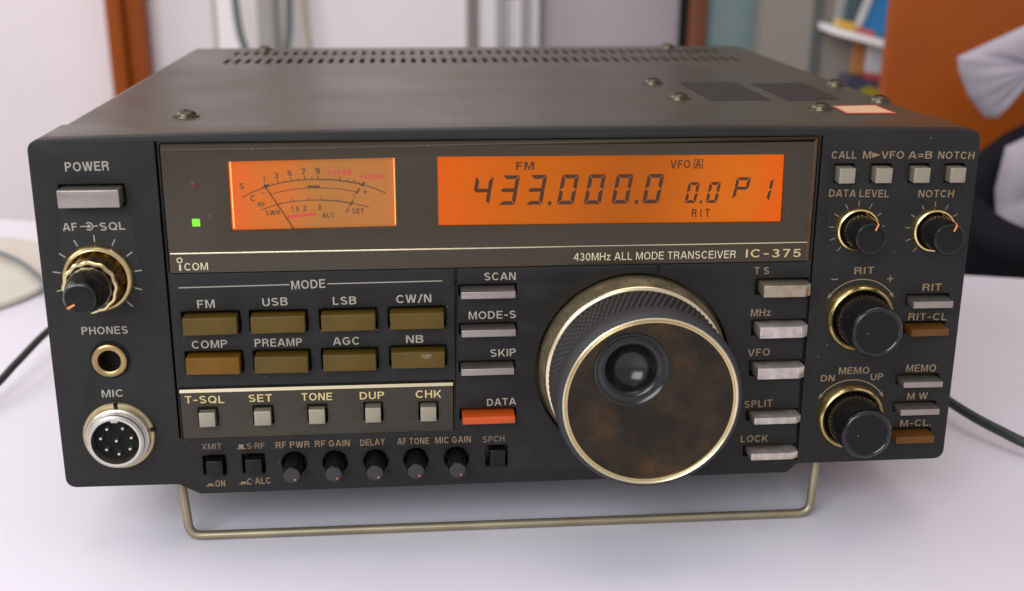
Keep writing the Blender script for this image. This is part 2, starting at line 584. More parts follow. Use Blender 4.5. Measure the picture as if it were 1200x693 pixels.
def tag(o, label=None, cat=None, group=None, kind=None):
    if label:
        o['label'] = label
    if cat:
        o['category'] = cat
    if group:
        o['group'] = group
    if kind:
        o['kind'] = kind
    return o


def empty(name, loc=(0, 0, 0)):
    o = bpy.data.objects.new(name, None)
    o.empty_display_size = 0.02
    COL.objects.link(o)
    o.location = loc
    return o


# ================================================================== the room (structure first)
WALLM = mat('wall_paint', (0.735, 0.655, 0.675), 0.7, bump=0.05, bscale=120, var=0.03, vscale=3)
FLOORM = mat('floor_grey', (0.28, 0.26, 0.25), 0.6, var=0.1, vscale=6)
TABLEM = mat('white_laminate', (0.67, 0.648, 0.705), 0.42, bump=0.05, bscale=900, var=0.02, vscale=9, rvar=0.09, speck=0.03)
WOOD = mat('orange_wood', (0.26, 0.052, 0.003), 0.45, spec=0.3, var=0.16, vscale=14, col2=(0.30, 0.064, 0.004))
DARKWOOD = mat('brown_wood', (0.16, 0.05, 0.022), 0.45, var=0.1, vscale=14)
WHITEP = mat('white_board', (0.80, 0.73, 0.73), 0.5, var=0.02, vscale=4)
LILAC = mat('lilac_board', (0.40, 0.355, 0.385), 0.55, var=0.03, vscale=4)
TEAL = mat('teal_board', (0.19, 0.255, 0.255), 0.6, var=0.05, vscale=6)
BEIGE = mat('beige_steel', (0.28, 0.25, 0.215), 0.5, var=0.03, vscale=6)
DARKGREY = mat('dark_grey_steel', (0.10, 0.105, 0.105), 0.5)
GREYEDGE = mat('grey_edge', (0.33, 0.31, 0.275), 0.5)
CABLEM = mat('black_cable', (0.016, 0.020, 0.018), 0.45)
GREYCABLE = mat('grey_cable', (0.11, 0.125, 0.125), 0.5)
TANCABLE = mat('tan_cable', (0.36, 0.28, 0.21), 0.5)
FABRIC = mat('chair_black', (0.006, 0.006, 0.009), 0.85, spec=0.12, bump=0.3, bscale=900)
CLOTH = mat('pale_cloth', (0.30, 0.27, 0.30), 0.85, bump=0.4, bscale=250, var=0.14, vscale=40, spec=0.2)
MATM = mat('beige_disc', (0.50, 0.46, 0.40), 0.7, var=0.03, vscale=40)

g = MB()
g.box(-3000, 3000, 1100, 1160, -730, 2300, WALLM)
tag(g.build('wall', smooth=False), kind='structure')
g = MB()
g.box(-3000, 3000, -2600, 1099, -770, -730, FLOORM)
tag(g.build('floor', smooth=False), kind='structure')

# table, its far edge running at a slant behind the radio
tb = empty('table', (0, 0.2705, -0.73))
tb.rotation_euler = (0, 0, math.radians(-14.4))
tag(tb, 'white laminate table top under the black radio', 'table')
g = MB()
g.box(-760, 700, -900, 0, -28, 0, TABLEM, bev=2.0)
o = g.build('table_top', tb, (0, 0, 730))
for lx, ly in ((-720, -860), (660, -860), (-720, -40), (660, -40)):
    g = MB()
    g.box(lx - 22, lx + 22, ly - 22, ly + 22, 0, 702, GREYEDGE, bev=2)
    g.build('leg', tb)

# ================================================================== the radio
radio = empty('radio_transceiver', (0, 0, 0.0189422))
radio.rotation_euler = (-math.radians(2.7163759), 0, 0)
tag(radio, 'black all mode radio transceiver with glowing orange displays, raised on a wire stand', 'radio')

# ---- front panel outline
def outline(inset=0.0):
    L, Rt, B = -120.5 + inset, 120.8 - inset, 0.45 + inset
    r = 2.6
    pts = []
    for i in range(6):
        a = math.radians(180 + 90 * i / 5)
        pts.append((L + r + r * math.cos(a), B + r + r * math.sin(a)))
    pts += [(-91.2, 0.35 + inset), (-85.6, -2.7 + inset), (75.8, -2.25 + inset), (78.8, 0.35 + inset)]
    for i in range(6):
        a = math.radians(270 + 90 * i / 5)
        pts.append((Rt - r + r * math.cos(a), B + r + r * math.sin(a)))
    tz = lambda x: 95.1 - inset - 1.5 * (x / 120.5) ** 2
    for i in range(5):
        a = math.radians(0 + 90 * i / 5)
        pts.append((Rt - r + r * math.cos(a), tz(Rt) - r + r * math.sin(a)))
    for i in range(17):
        x = (Rt - r) + (L - Rt + 2 * r) * i / 16
        pts.append((x, tz(x)))
    for i in range(1, 6):
        a = math.radians(90 + 90 * i / 5)
        pts.append((L + r + r * math.cos(a), tz(L) - r + r * math.sin(a)))
    return pts


BTN = [  # kind, x0, x1, z0, z1, protrusion, material
    ('power_button', -113.46, -98.59, 77.45, 81.9, 4.0, GREYBAR),
    ('mode_button', -86.25, -72.5, 43.35, 48.0, 3.0, OLIVE), ('mode_button', -69.06, -55.25, 43.4, 47.95, 3.0, OLIVE),
    ('mode_button', -51.15, -37.22, 43.5, 48.0, 3.0, OLIVE), ('mode_button', -33.4, -19.43, 43.62, 48.08, 3.0, OLIVE),
    ('mode_button', -86.17, -72.44, 32.5, 37.12, 3.0, AMBER), ('mode_button', -68.69, -54.95, 32.45, 37.05, 3.0, OLIVE),
    ('mode_button', -51.08, -37.35, 32.5, 37.05, 3.0, OLIVE), ('mode_button', -33.35, -19.38, 32.75, 37.3, 3.0, OLIVE),
    ('square_button', -84.01, -79.84, 17.7, 21.7, 2.5, CREAM), ('square_button', -69.77, -65.4, 17.7, 21.8, 2.5, CREAM),
    ('square_button', -55.5, -51.28, 17.6, 21.7, 2.5, CREAM), ('square_button', -40.68, -36.54, 17.6, 21.8, 2.5, CREAM),
    ('square_button', -26.07, -21.84, 17.4, 21.5, 2.5, CREAM),
    ('square_button', 82.94, 87.17, 80.45, 84.45, 2.5, CREAM), ('square_button', 92.65, 97.05, 80.4, 84.35, 2.5, CREAM),
    ('square_button', 102.89, 107.18, 80.3, 84.25, 2.5, CREAM), ('square_button', 112.65, 116.75, 80.2, 84.15, 2.5, CREAM),
    ('latch_button', -83.24, -78.9, 3.2, 7.6, 2.0, KNOB), ('latch_button', -72.94, -68.6, 3.4, 7.65, 2.0, KNOB),
    ('latch_button', -7.53, -3.31, 3.1, 7.9, 1.2, KNOB),
    ('bar_button', -14.98, -0.88, 51.95, 53.82, 4.0, GREYBAR), ('bar_button', -14.98, -0.84, 41.36, 43.23, 4.0, GREYBAR),
    ('bar_button', -15.15, -1.2, 30.75, 32.6, 4.0, GREYBAR), ('bar_button', -14.96, -0.95, 16.9, 18.95, 4.0, ORANGE),
    ('bar_button', 105.75, 116.67, 46.55, 48.45, 4.0, GREYBAR), ('bar_button', 105.94, 116.36, 38.62, 40.6, 4.0, RUST),
    ('bar_button', 105.38, 116.37, 23.7, 25.35, 4.0, GREYBAR), ('bar_button', 105.36, 116.33, 15.55, 17.25, 4.0, GREYBAR),
    ('bar_button', 104.85, 115.72, 7.25, 9.3, 4.0, RUST),
]
WEDGE = [(64.65, 75.93, 50.47, 53.73, GOLDBAR), (64.33, 75.74, 39.06, 42.22, WORNBAR), (64.49, 75.85, 27.4, 30.56, WORNBAR),
         (64.4, 76.0, 14.28, 16.2, WORNBAR), (64.19, 75.69, 3.64, 5.61, WORNBAR)]
KN_S = [(89.75, 67.7), (110.5, 67.15)]
KN_L = [(92.5, 43.3), (92.4, 14.55)]
TRIM = [(-60.2, 5.45), (-49.3, 5.4), (-38.4, 5.35), (-27.55, 5.4), (-16.55, 5.35)]
AF = (-106.65, 58.3)
PH = (-105.77, 36.33)
MIC = (-105.3, 15.3)
DIAL = (31.2, 30.4)

holes = []
for k, x0, x1, z0, z1, p, mm_ in BTN:
    if k == 'square_button' and x0 < 0:
        continue
    if k == 'latch_button':
        holes.append(rect(x0 - 1.0, x1 + 0.6, z0 - 0.5, z1 + 0.9, 0.3, 2))
    else:
        t = {'mode_button': 0.9, 'square_button': 0.7, 'bar_button': 0.8, 'power_button': 0.6}[k]
        holes.append(rect(x0 - 0.55, x1 + 0.55, z0 - 0.35, z1 + t, 0.25, 2))
for x0, x1, z0, z1, mm_ in WEDGE:
    holes.append(rect(x0 - 1.2, 77.85, z0 - 0.5, z1 + 0.8, 0.3, 2))
for c in TRIM:
    holes.append(circ(*c, 3.3, 32))
holes.append(circ(*DIAL, 26.3, 96))
holes.append(circ(*PH, 3.6, 32))
holes.append(rect(-88.85, 77.75, 59.1, 92.55, 0.8))
holes.append(rect(-88.95, -17.1, 13.55, 28.0))
# seams between the mouldings
holes.append([(-89.95, 13.6), (-89.45, 13.6), (-89.45, 92.9), (-89.95, 92.9)])
holes.append([(78.2, 1.3), (78.6, 1.3), (78.75, 92.6), (78.3, 92.6)])
holes.append([(-16.45, 12.6), (-16.0, 12.6), (-16.0, 58.7), (-16.45, 58.7)])
holes.append([(36.9, 57.3), (37.15, 57.3), (37.15, 58.8), (36.9, 58.8)])

fp = MB()
fp.sheet([outline()] + holes, 0.0, 4.6, PANEL, bev=0.3)
fp.sheet([outline(0.03)], 4.4, 24.0, COVER, bev=0.25)
# fine moulding line below the tuning knob
fp.stroke([(0.6, 11.2), (12.6, -2.0)], 0.18, -0.012, BLACK)

TEXT = [
 ('POWER', -111.88, 85.78, -101.38, 85.98, 2.29, 'g'), ('AF', -114.02, 70.74, -110.52, 70.81, 2.03, 'g'), ('SQL', -104.97, 70.71, -98.8, 70.88, 2.04, 'g'),
 ('PHONES', -112.14, 43.38, -100.58, 43.39, 2.05, 'g'), ('MIC', -108.77, 25.97, -103.39, 26.05, 2.07, 'g'), ('MODE', -58.45, 54.31, -49.81, 54.62, 2.29, 'g'),
 ('FM', -82.56, 49.76, -78.17, 49.86, 2.18, 'g'), ('USB', -66.04, 49.94, -59.62, 50.09, 2.14, 'g'), ('LSB', -48.06, 49.89, -42.04, 49.94, 2.13, 'g'),
 ('CW/N', -31.72, 49.98, -22.64, 50.05, 2.21, 'g'), ('COMP', -84.75, 38.82, -75.72, 38.91, 2.15, 'g'), ('PREAMP', -68.69, 38.91, -56.51, 38.84, 2.16, 'g'),
 ('AGC', -48.51, 38.84, -41.7, 38.83, 2.17, 'g'), ('NB', -29.43, 38.91, -24.91, 38.93, 2.14, 'g'),
 ('XMIT', -84.25, 10.3, -79.15, 10.24, 1.68, 'd'), ('S·RF', -72.47, 10.06, -67.77, 10.07, 1.68, 'd'), ('RF PWR', -64.86, 9.97, -55.92, 10.01, 1.84, 'b'),
 ('RF GAIN', -54.47, 10.03, -45.22, 10.01, 1.84, 'b'), ('DELAY', -42.37, 9.92, -35.8, 10.09, 1.85, 'b'), ('AF TONE', -32.46, 9.97, -23.93, 9.93, 1.83, 'b'),
 ('MIC GAIN', -22.2, 9.97, -12.63, 10.0, 1.83, 'b'), ('SPCH', -9.34, 9.78, -3.44, 9.94, 1.81, 'd'), ('ON', -81.44, -0.67, -78.91, -0.64, 1.84, 'b'),
 ('C·ALC', -73.0, -0.4, -66.8, -0.23, 1.84, 'b'), ('DATA', -8.15, 20.43, -0.38, 20.61, 2.02, 'g'), ('SCAN', -8.79, 55.67, -0.61, 55.63, 2.08, 'g'),
 ('MODE-S', -12.92, 45.1, -0.5, 45.15, 2.1, 'g'), ('SKIP', -7.24, 34.44, -0.46, 34.52, 2.12, 'g'), ('T S', 62.83, 55.78, 66.86, 55.74, 2.0, 'b'),
 ('MHz', 62.65, 44.05, 68.2, 44.11, 2.05, 'b'), ('VFO', 62.56, 32.7, 68.64, 32.78, 2.09, 'b'), ('SPLIT', 62.54, 17.61, 70.37, 17.85, 2.1, 'b'),
 ('LOCK', 62.13, 7.41, 69.73, 7.33, 2.06, 'b'), ('CALL', 81.31, 86.6, 87.89, 86.52, 1.92, 'b'), ('M', 89.62, 86.5, 91.81, 86.47, 1.92, 'b'),
 ('VFO', 94.55, 86.43, 100.59, 86.36, 1.93, 'b'), ('A=B', 101.78, 86.3, 108.16, 86.26, 1.93, 'b'), ('NOTCH', 109.78, 86.2, 119.56, 85.96, 1.94, 'b'),
 ('DATA LEVEL', 81.44, 76.48, 97.55, 76.12, 1.96, 'b'), ('NOTCH', 105.55, 75.99, 115.2, 75.85, 1.97, 'b'), ('RIT', 90.14, 55.25, 95.59, 55.37, 1.9, 'b'),
 ('RIT', 109.45, 50.13, 114.75, 50.15, 2.02, 'b'), ('RIT-CL', 106.37, 41.89, 117.19, 41.67, 2.05, 'b'), ('DN', 83.41, 24.84, 87.28, 24.81, 1.85, 'b'),
 ('MEMO', 88.29, 26.78, 96.87, 26.73, 2.0, 'b'), ('UP', 97.47, 24.76, 100.99, 24.81, 1.86, 'b'), ('MEMO', 107.28, 26.98, 115.76, 26.82, 2.06, 'b'),
 ('M W', 108.47, 18.67, 114.3, 18.74, 1.99, 'b'), ('M-CL.', 107.24, 10.58, 116.17, 10.63, 2.02, 'b'),
]
for s, xa, za, xb, zb, cap, k in TEXT:
    fp.text(s, xa, za, xb, zb, cap, INK[k])
YI = -0.03
# MODE rules
fp.stroke([(-86.96, 55.37), (-58.99, 55.62)], 0.26, YI, INK['g'])
fp.stroke([(-49.23, 55.62), (-19.73, 55.78)], 0.26, YI, INK['g'])
# concentric-knob symbol between AF and SQL
fp.stroke([(-109.8, 71.85), (-107.95, 71.87)], 0.28, YI, INK['g'])
fp.stroke([(-106.5, 71.9), (-105.5, 71.93)], 0.28, YI, INK['g'])
fp.stroke([(-107.65 + 0.95 * math.cos(a), 71.88 + 0.95 * math.sin(a)) for a in [math.radians(-130 + i * 10) for i in range(27)]], 0.3, YI, INK['g'])
fp.poly(circ(-107.65, 71.88, 0.45, 16), YI, INK['g'])
# triangle of M > VFO
fp.poly([(92.1, 86.65), (94.3, 87.4), (92.1, 88.1)], YI, INK['b'])
# little switch-position symbols
for cx, cz, up_ in ((-82.75, -0.45, 0), (-74.0, -0.2, 0), (-74.0, 10.1, 1)):
    fp.stroke([(cx - 1.15, cz + 0.1), (cx + 1.15, cz + 0.1)], 0.24, YI, INK['b'])
    h = 1.35 if up_ else 0.75
    fp.poly([(cx - 0.65, cz + 0.3), (cx + 0.65, cz + 0.3), (cx + 0.65, cz + h), (cx - 0.65, cz + h)], YI, INK['b'])
# tick marks round the AF / SQL control
for i in range(11):
    a = math.radians(225 - i * 27)
    fp.stroke([(AF[0] + r * math.cos(a), AF[1] + 0.2 + r * math.sin(a)) for r in (9.3, 11.1)], 0.28, YI, INK['g'])
for c in KN_S:
    for i in range(11):
        a = math.radians(231 - i * 28.2)
        fp.stroke([(c[0] + r * math.cos(a), c[1] + r * math.sin(a)) for r in (6.2, 7.6)], 0.24, YI, INK['b'])
# turning arrows over the two larger knobs
for (ax, az), c in (((84.15, 49.11), KN_L[0]), ((83.8, 20.67), KN_L[1])):
    R_ = 10.5
    aa = [math.radians(35 + i * 110 / 28) for i in range(29)]
    fp.stroke([(c[0] + R_ * math.cos(a), c[1] + R_ * math.sin(a)) for a in aa], 0.27, YI, INK['b'])
    for a, s in ((aa[0], -1), (aa[-1], 1)):
        p = Vector((c[0] + R_ * math.cos(a), c[1] + R_ * math.sin(a)))
        t = Vector((-math.sin(a), math.cos(a))) * s
        n = Vector((math.cos(a), math.sin(a)))
        fp.poly([tuple(p + t * 1.1), tuple(p + n * 0.55 - t * 0.5), tuple(p - n * 0.55 - t * 0.5)], YI, INK['b'])
fp.stroke([(84.0, 53.94), (85.9, 53.94)], 0.3, YI, INK['b'])
fp.stroke([(99.3, 53.8), (101.1, 53.8)], 0.3, YI, INK['b'])
fp.stroke([(100.2, 52.9), (100.2, 54.7)], 0.3, YI - 0.01, INK['b'])
DUST = mat('dust_fleck', (0.12, 0.11, 0.10), 0.8)
for _ in range(120):
    x, z = random.uniform(-118, 118), random.uniform(1, 93)
    a, l = random.uniform(0, 3.14), random.choice((0.1, 0.12, 0.15, 0.18, 0.5))
    if all(not (q[1] - 1.5 < x < q[2] + 1.5 and q[3] - 1.5 < z < q[4] + 1.5) for q in BTN) and not (-90 < x < 78.8 and z > 58) and not (-90 < x < -16 and 12.5 < z < 29) and not (x > 80 and 64 < z < 90):
        fp.stroke([(x, z), (x + l * math.cos(a), z + l * math.sin(a))], 0.09 if l < 0.4 else 0.05, -0.02, DUST)
fp.build('front_panel', radio)

# ---- smoked display window with its gold line and lettering
dw = MB()
MET = [(-72.6, 70.15), (-31.2, 70.5), (-31.1, 88.3), (-72.5, 87.8)]
LC = [(-20.5, 70.5), (69.2, 70.0), (68.95, 87.9), (-20.5, 88.4)]
dw.sheet([rect(-88.6, 76.3, 59.35, 91.1, 0.4)] + [MET, LC], -0.45, 3.0, SMOKE, bev=0.12)
# bevelled lip along the top and the right-hand edge of the window
dw.add([(-88.6, -0.36, 91.05), (76.25, -0.36, 91.05), (77.5, 0.55, 92.3), (-88.6, 0.55, 92.3), (77.5, 0.55, 59.3), (76.25, -0.36, 59.4)],
       [(0, 1, 2, 3)], SMOKE)
dw.add([(76.25, -0.36, 91.05), (77.5, 0.35, 92.3), (77.5, 0.35, 59.3), (76.25, -0.36, 59.4)], [(0, 1, 2, 3)], LIPBROWN)
dw.text('430MHz ALL MODE TRANSCEIVER', 14.4, 60.62, 57.41, 60.55, 2.04, INK['w'], y=-0.48, t=0.12)
dw.text('IC-375', 60.16, 60.63, 74.91, 60.46, 2.2, INK['k'], y=-0.48, t=0.135, gap=0.24)
dw.text('COM', -84.95, 60.04, -79.1, 60.07, 1.95, INK['w'], y=-0.48, t=0.13)
dw.stroke([(-86.05, 60.0), (-86.05, 61.65)], 0.42, -0.48, INK['w'])
dw.stroke([(-86.05 + 0.62 * math.cos(a), 62.75 + 0.62 * math.sin(a)) for a in [math.radians(i * 20) for i in range(19)]], 0.26, -0.48, INK['w'])
HAIR = mat('hairline_scratch', (0.16, 0.14, 0.11), 0.6)
for _ in range(46):
    x, z = random.uniform(-87, 75), random.choice((random.uniform(60, 69), random.uniform(65, 69.3), random.uniform(88.8, 90.8)))
    a, l = random.uniform(0, 3.14), random.choice((0.12, 0.15, 0.2, 0.6))
    dw.stroke([(x, z), (x + l * math.cos(a), z + l * math.sin(a))], 0.09 if l < 0.4 else 0.05, -0.47, HAIR)
dwo = dw.build('display_window', radio)
tr = MB()
tr.box(-88.2, 76.4, -0.75, -0.4, 64.36, 64.7, PALEGOLD, bev=0.08)
tr.build('trim_strip', dwo)

# ---- meter
me_ = MB()
ym = 0.75
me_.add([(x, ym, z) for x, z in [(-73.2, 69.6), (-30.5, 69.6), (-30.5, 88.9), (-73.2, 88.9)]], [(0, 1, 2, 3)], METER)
yi = ym - 0.05
me_.stroke(smooth_path([(-69.62, 78.57), (-63.6, 81.07), (-57.24, 82.48), (-50.52, 82.86), (-44.82, 82.41), (-39.13, 81.26), (-33.64, 79.07)]), 0.27, yi, METERINK)
me_.stroke(smooth_path([(-50.52, 82.86), (-47.6, 82.74), (-44.82, 82.41), (-42, 81.95), (-39.13, 81.26)]), 0.36, yi - 0.01, METERINK)
me_.stroke(smooth_path([(-62.08, 79.29), (-57.55, 80.27), (-51.83, 80.69), (-46.12, 80.4), (-40.63, 79.39)]), 0.2, yi, METERINK)
me_.stroke(smooth_path([(-65.16, 75.13), (-60.59, 76.66), (-55.66, 77.38), (-49.93, 77.5), (-44.21, 76.91), (-38.08, 75.54)]), 0.24, yi, METERINK)
me_.stroke(smooth_path([(-49.93, 77.5), (-47, 77.3), (-44.21, 76.91), (-42.4, 76.6)]), 0.32, yi - 0.01, METERINK)
me_.stroke([(-53.25, 80.95), (-50.19, 80.9)], 0.72, yi - 0.01, METERINK)
me_.stroke([(-58.52, 73.25), (-51.4, 73.95)], 0.75, yi, RUBY)
C0 = Vector((-51.6, 46.0))
def rad_tick(x, z, l, wd=0.25):
    p = Vector((x, z)); d = (p - C0).normalized()
    me_.stroke([tuple(p), tuple(p + d * l)], wd, yi - 0.005, METERINK)
for x, z, l in ((-63.6, 81.07, 1.0), (-61.9, 81.6, .5), (-60.4, 81.95, .9), (-58.8, 82.25, .5), (-57.2, 82.48, 1.0), (-55.4, 82.7, .5), (-53.8, 82.82, 1.0), (-52.1, 82.88, .5),
                (-50.5, 82.86, 1.0), (-45.1, 82.42, 1.0), (-43.4, 82.2, .5), (-41.6, 81.85, .9), (-40.4, 81.6, .5), (-56.9, 77.25, .8), (-53.1, 77.55, .7), (-49.9, 77.5, .9), (-45.6, 77.1, .7)):
    rad_tick(x, z, l)
me_.stroke([(-39.8, 80.9), (-38.9, 82.0)], 0.5, yi - 0.01, METERINK)
me_.stroke([(-41.2, 79.0), (-40.2, 80.3)], 0.5, yi - 0.01, METERINK)
me_.stroke([(-42.9, 75.9), (-41.9, 77.2)], 0.5, yi - 0.01, METERINK)
me_.stroke([(-64.2, 80.9), (-62.7, 81.7)], 0.6, yi - 0.01, METERINK)
for s, x, z, h, wd, mm_ in (('1', -63.9, 82.4, 1.5, .5, METERINK), ('3', -60.75, 83.2, 1.5, 1.1, METERINK), ('5', -57.5, 83.7, 1.5, 1.1, METERINK), ('7', -54.0, 84.1, 1.5, 1.1, METERINK),
                            ('9', -50.55, 84.2, 1.6, 1.1, METERINK), ('+20dB', -45.15, 83.8, 1.5, 6.0, RUBY), ('+60dB', -37.3, 82.75, 1.35, 5.8, RUBY), ('S', -69.5, 80.6, 1.6, 1.1, METERINK),
                            ('C', -67.0, 77.5, 1.5, 1.2, METERINK), ('RF', -64.9, 75.95, 1.2, 1.8, METERINK), ('SWR', -62.2, 73.8, 1.3, 3.7, METERINK), ('1.5', -56.6, 74.6, 1.4, 2.0, METERINK),
                            ('2', -54.2, 74.75, 1.4, 1.0, METERINK), ('3', -50.5, 74.9, 1.4, 1.0, METERINK), ('ALC', -48.35, 72.9, 1.25, 3.2, METERINK), ('SET', -40.8, 73.85, 1.35, 3.0, METERINK),
                            ('+', -38.85, 78.9, 1.3, 1.1, METERINK), ('1', -41.7, 77.7, 1.3, .4, METERINK), ('∠', -43.5, 74.4, 1.2, 1.2, METERINK), ('-', -64.5, 79.0, 1.2, .8, METERINK)):
    me_.text(s, x - wd / 2, z, x + wd / 2, z, h, mm_, y=yi - 0.01, t=0.185)
# ribbed ends of the meter scale, lamp light painted on as emission
for zz in range(30):
    z = 70.7 + zz * 0.575
    me_.box(-72.25 + 0.002 * zz, -71.85 + 0.002 * zz, ym - 0.35, ym - 0.1, z, z + 0.34, LAMPEDGE)
for zz in range(30):
    z = 71.0 + zz * 0.575
    me_.box(-31.55, -31.3, ym - 0.35, ym - 0.1, z, z + 0.34, LAMPEDGE)
meo = me_.build('meter', radio, smooth=False)
nd = MB()
nd.tube([(-63.9, 0.45, 81.6), (-57.03, 0.45, 70.0)], 0.15, METERINK, n=8)
nd.build('needle', meo)

# ---- lcd screen
lc = MB()
yl = 0.75
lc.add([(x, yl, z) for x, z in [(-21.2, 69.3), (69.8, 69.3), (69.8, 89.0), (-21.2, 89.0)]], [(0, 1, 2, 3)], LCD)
ys = yl - 0.06


def digit(ch, x0, z0, x1, z1, wd):
    """seven-segment digit with the usual forward slant"""
    segs = {'0': 'abcdef', '3': 'abcdg', '4': 'bcfg', 'P': 'abefg', '1': 'bc'}[ch]
    H = z1 - z0
    sl = 0.17 * H
    W = (x1 - x0) - sl
    hw = wd / 2
    gp = 0.14

    def T(u, v):
        return (x0 + u + sl * v / H, z0 + v)
    h2 = H / 2

    def horiz(v, ins=0):
        return [T(gp + hw * ins, v), T(gp + hw, v + hw), T(W - gp - hw, v + hw), T(W - gp - hw * ins, v), T(W - gp - hw, v - hw), T(gp + hw, v - hw)]

    def top():
        return [T(gp, H), T(W - gp, H), T(W - gp - wd, H - wd), T(gp + wd, H - wd)]

    def bot():
        return [T(gp + wd, wd), T(W - gp - wd, wd), T(W - gp, 0), T(gp, 0)]

    def left(a, b, lo):
        if lo:
            return [T(0, a + gp), T(wd, a + wd + gp), T(wd, b - hw - gp), T(hw * .6, b - gp), T(0, b - gp)]
        return [T(0, a + gp), T(hw * .6, a + gp), T(wd, a + hw + gp), T(wd, b - wd - gp), T(0, b - gp)]

    def right(a, b, lo):
        return [(2 * (x0 + W / 2 + sl * (q[1] - z0) / H) - q[0], q[1]) for q in left(a, b, lo)][::-1]
    S = {'a': top, 'd': bot, 'g': lambda: horiz(h2), 'f': lambda: left(h2, H, 0), 'e': lambda: left(0, h2, 1),
         'b': lambda: right(h2, H, 0), 'c': lambda: right(0, h2, 1)}
    for q in segs:
        lc.poly(S[q](), ys, LCDINK)


for ch, x0, z0, x1, z1 in (('4', -12.0, 75.6, -6.2, 83.1), ('3', -5.2, 75.5, 0.5, 83.2), ('3', 1.85, 75.45, 7.5, 83.2), ('0', 10.0, 75.4, 15.7, 83.2),
                           ('0', 16.96, 75.35, 22.66, 83.15), ('0', 24.15, 75.35, 29.8, 83.1), ('0', 32.2, 75.32, 37.85, 83.05)):
    digit(ch, x0, z0, x1, z1, 1.0)
for ch, x0, z0, x1, z1 in (('0', 43.35, 75.25, 47.25, 80.75), ('0', 48.9, 75.2, 52.8, 80.7), ('P', 55.9, 76.1, 60.6, 81.85), ('1', 62.4, 75.4, 66.75, 81.5)):
    digit(ch, x0, z0, x1, z1, 0.78)
for x, z, r in ((8.15, 75.75, .5), (30.75, 75.75, .5), (47.65, 75.5, .38)):
    lc.poly([(x - r, z - r), (x + r * .7, z - r), (x + r, z + r), (x - r * .7, z + r)], ys, LCDINK)
for s, xa, za, xb, zb, h in (('FM', -0.5, 84.55, 4.05, 84.55, 2.05), ('VFO', 39.25, 84.4, 44.4, 84.4, 2.2), ('R I T', 45.4, 71.45, 50.2, 71.45, 2.2)):
    lc.text(s, xa, za, xb, zb, h, LCDINK, y=ys, t=0.17)
# A reversed out of its box
bx0, bx1, bz0, bz1 = 45.3, 47.7, 84.35, 86.7
lc.stroke([(bx0, bz0 + .1), (bx1, bz0 + .1)], 0.22, ys, LCDINK)
lc.stroke([(bx0, bz1 - .1), (bx1, bz1 - .1)], 0.22, ys, LCDINK)
lc.stroke([(bx0 + .12, bz0 + .21), (bx0 + .12, bz1 - .21)], 0.24, ys, LCDINK)
lc.stroke([(bx1 - .12, bz0 + .21), (bx1 - .12, bz1 - .21)], 0.24, ys, LCDINK)
lc.text('A', bx0 + .4, bz0 + .35, bx1 - .4, bz0 + .35, bz1 - bz0 - .7, LCDINK, y=ys, t=0.2)
lc.build('screen', radio, smooth=False)

# ---- indicator lamps behind the window
for (x, z), mm_, s, lab in (((-81.2, 72.45), LEDG, 0.98, 'lit green square indicator lamp'), ((-81.05, 82.05), LEDR, 0.85, 'unlit dark red indicator lamp')):
    q = MB()
    q.box(x - s, x + s, -0.6, -0.3, z - s, z + s, mm_, bev=0.1)
    tag(q.build('indicator_lamp', radio), lab)

# ---- brown key plate
kp = MB()
kh = [rect(x0 - 0.5, x1 + 0.6, z0 - 0.35, z1 + 0.95, 0.25, 2) for k, x0, x1, z0, z1, p, mm_ in BTN if k == 'square_button' and x0 < 0]
kp.sheet([rect(-88.75, -17.3, 13.7, 27.0)] + kh, -0.35, 3.5, BROWNPLATE, bev=0.12)
for s, xa, za, xb, zb, cap in (('T-SQL', -87.6, 23.78, -77.48, 23.59, 2.09), ('SET', -71.13, 23.66, -65.06, 23.67, 2.1), ('TONE', -57.35, 23.65, -49.29, 23.57, 2.11),
                               ('DUP', -42.04, 23.52, -35.61, 23.51, 2.09), ('CHK', -27.26, 23.5, -20.46, 23.39, 2.15)):
    kp.text(s, xa, za, xb, zb, cap, INK['k'], y=-0.38)
kpo = kp.build('key_plate', radio)
q = MB()
q.add([(-88.75, -0.9, 26.9), (-17.3, -0.9, 26.9), (-17.3, -0.7, 27.75), (-88.75, -0.7, 27.75), (-88.75, 3, 26.9), (-17.3, 3, 26.9), (-17.3, 3, 27.75), (-88.75, 3, 27.75)],
      [(0, 1, 2, 3), (4, 5, 6, 7), (0, 1, 5, 4), (3, 2, 6, 7), (0, 3, 7, 4), (1, 2, 6, 5)], PALEGOLD)
q.build('trim_strip', kpo)

# ---- push buttons
for i, (k, x0, x1, z0, z1, p, mm_) in enumerate(BTN):
    q = MB()
    cx, cz = (x0 + x1) / 2, (z0 + z1) / 2
    hx, hz = (x1 - x0) / 2, (z1 - z0) / 2
    b = {'mode_button': 0.32, 'square_button': 0.22, 'bar_button': 0.14, 'power_button': 0.22, 'latch_button': 0.25}[k]
    q.box(-hx, hx, -p, 4.0, -hz, hz, mm_, bev=b, seg=3)
    if k == 'mode_button' and i == 8:   # pale patch on the NB button
        q.poly([(2.1 + 1.35 * math.cos(a) * (1 if math.sin(a) < 0 else 1.1), 1.45 + 1.05 * min(0.25, math.sin(a))) for a in [math.radians(t * 15) for t in range(24)]], -p - 0.01, mat('pale_patch', (0.12, 0.096, 0.042), 0.5))
    o = q.build(k, radio, (cx, 0, cz))
    o.rotation_euler = tuple(math.radians(random.uniform(-1, 1) * a_) for a_ in (1.6, 0.5, 0.9))
    if mm_ is AMBER:
        tag(o, 'amber tinted button below COMP')
    if mm_ is ORANGE:
        tag(o, 'bright orange bar button')
    if mm_ is RUST:
        tag(o, 'brown bar button')
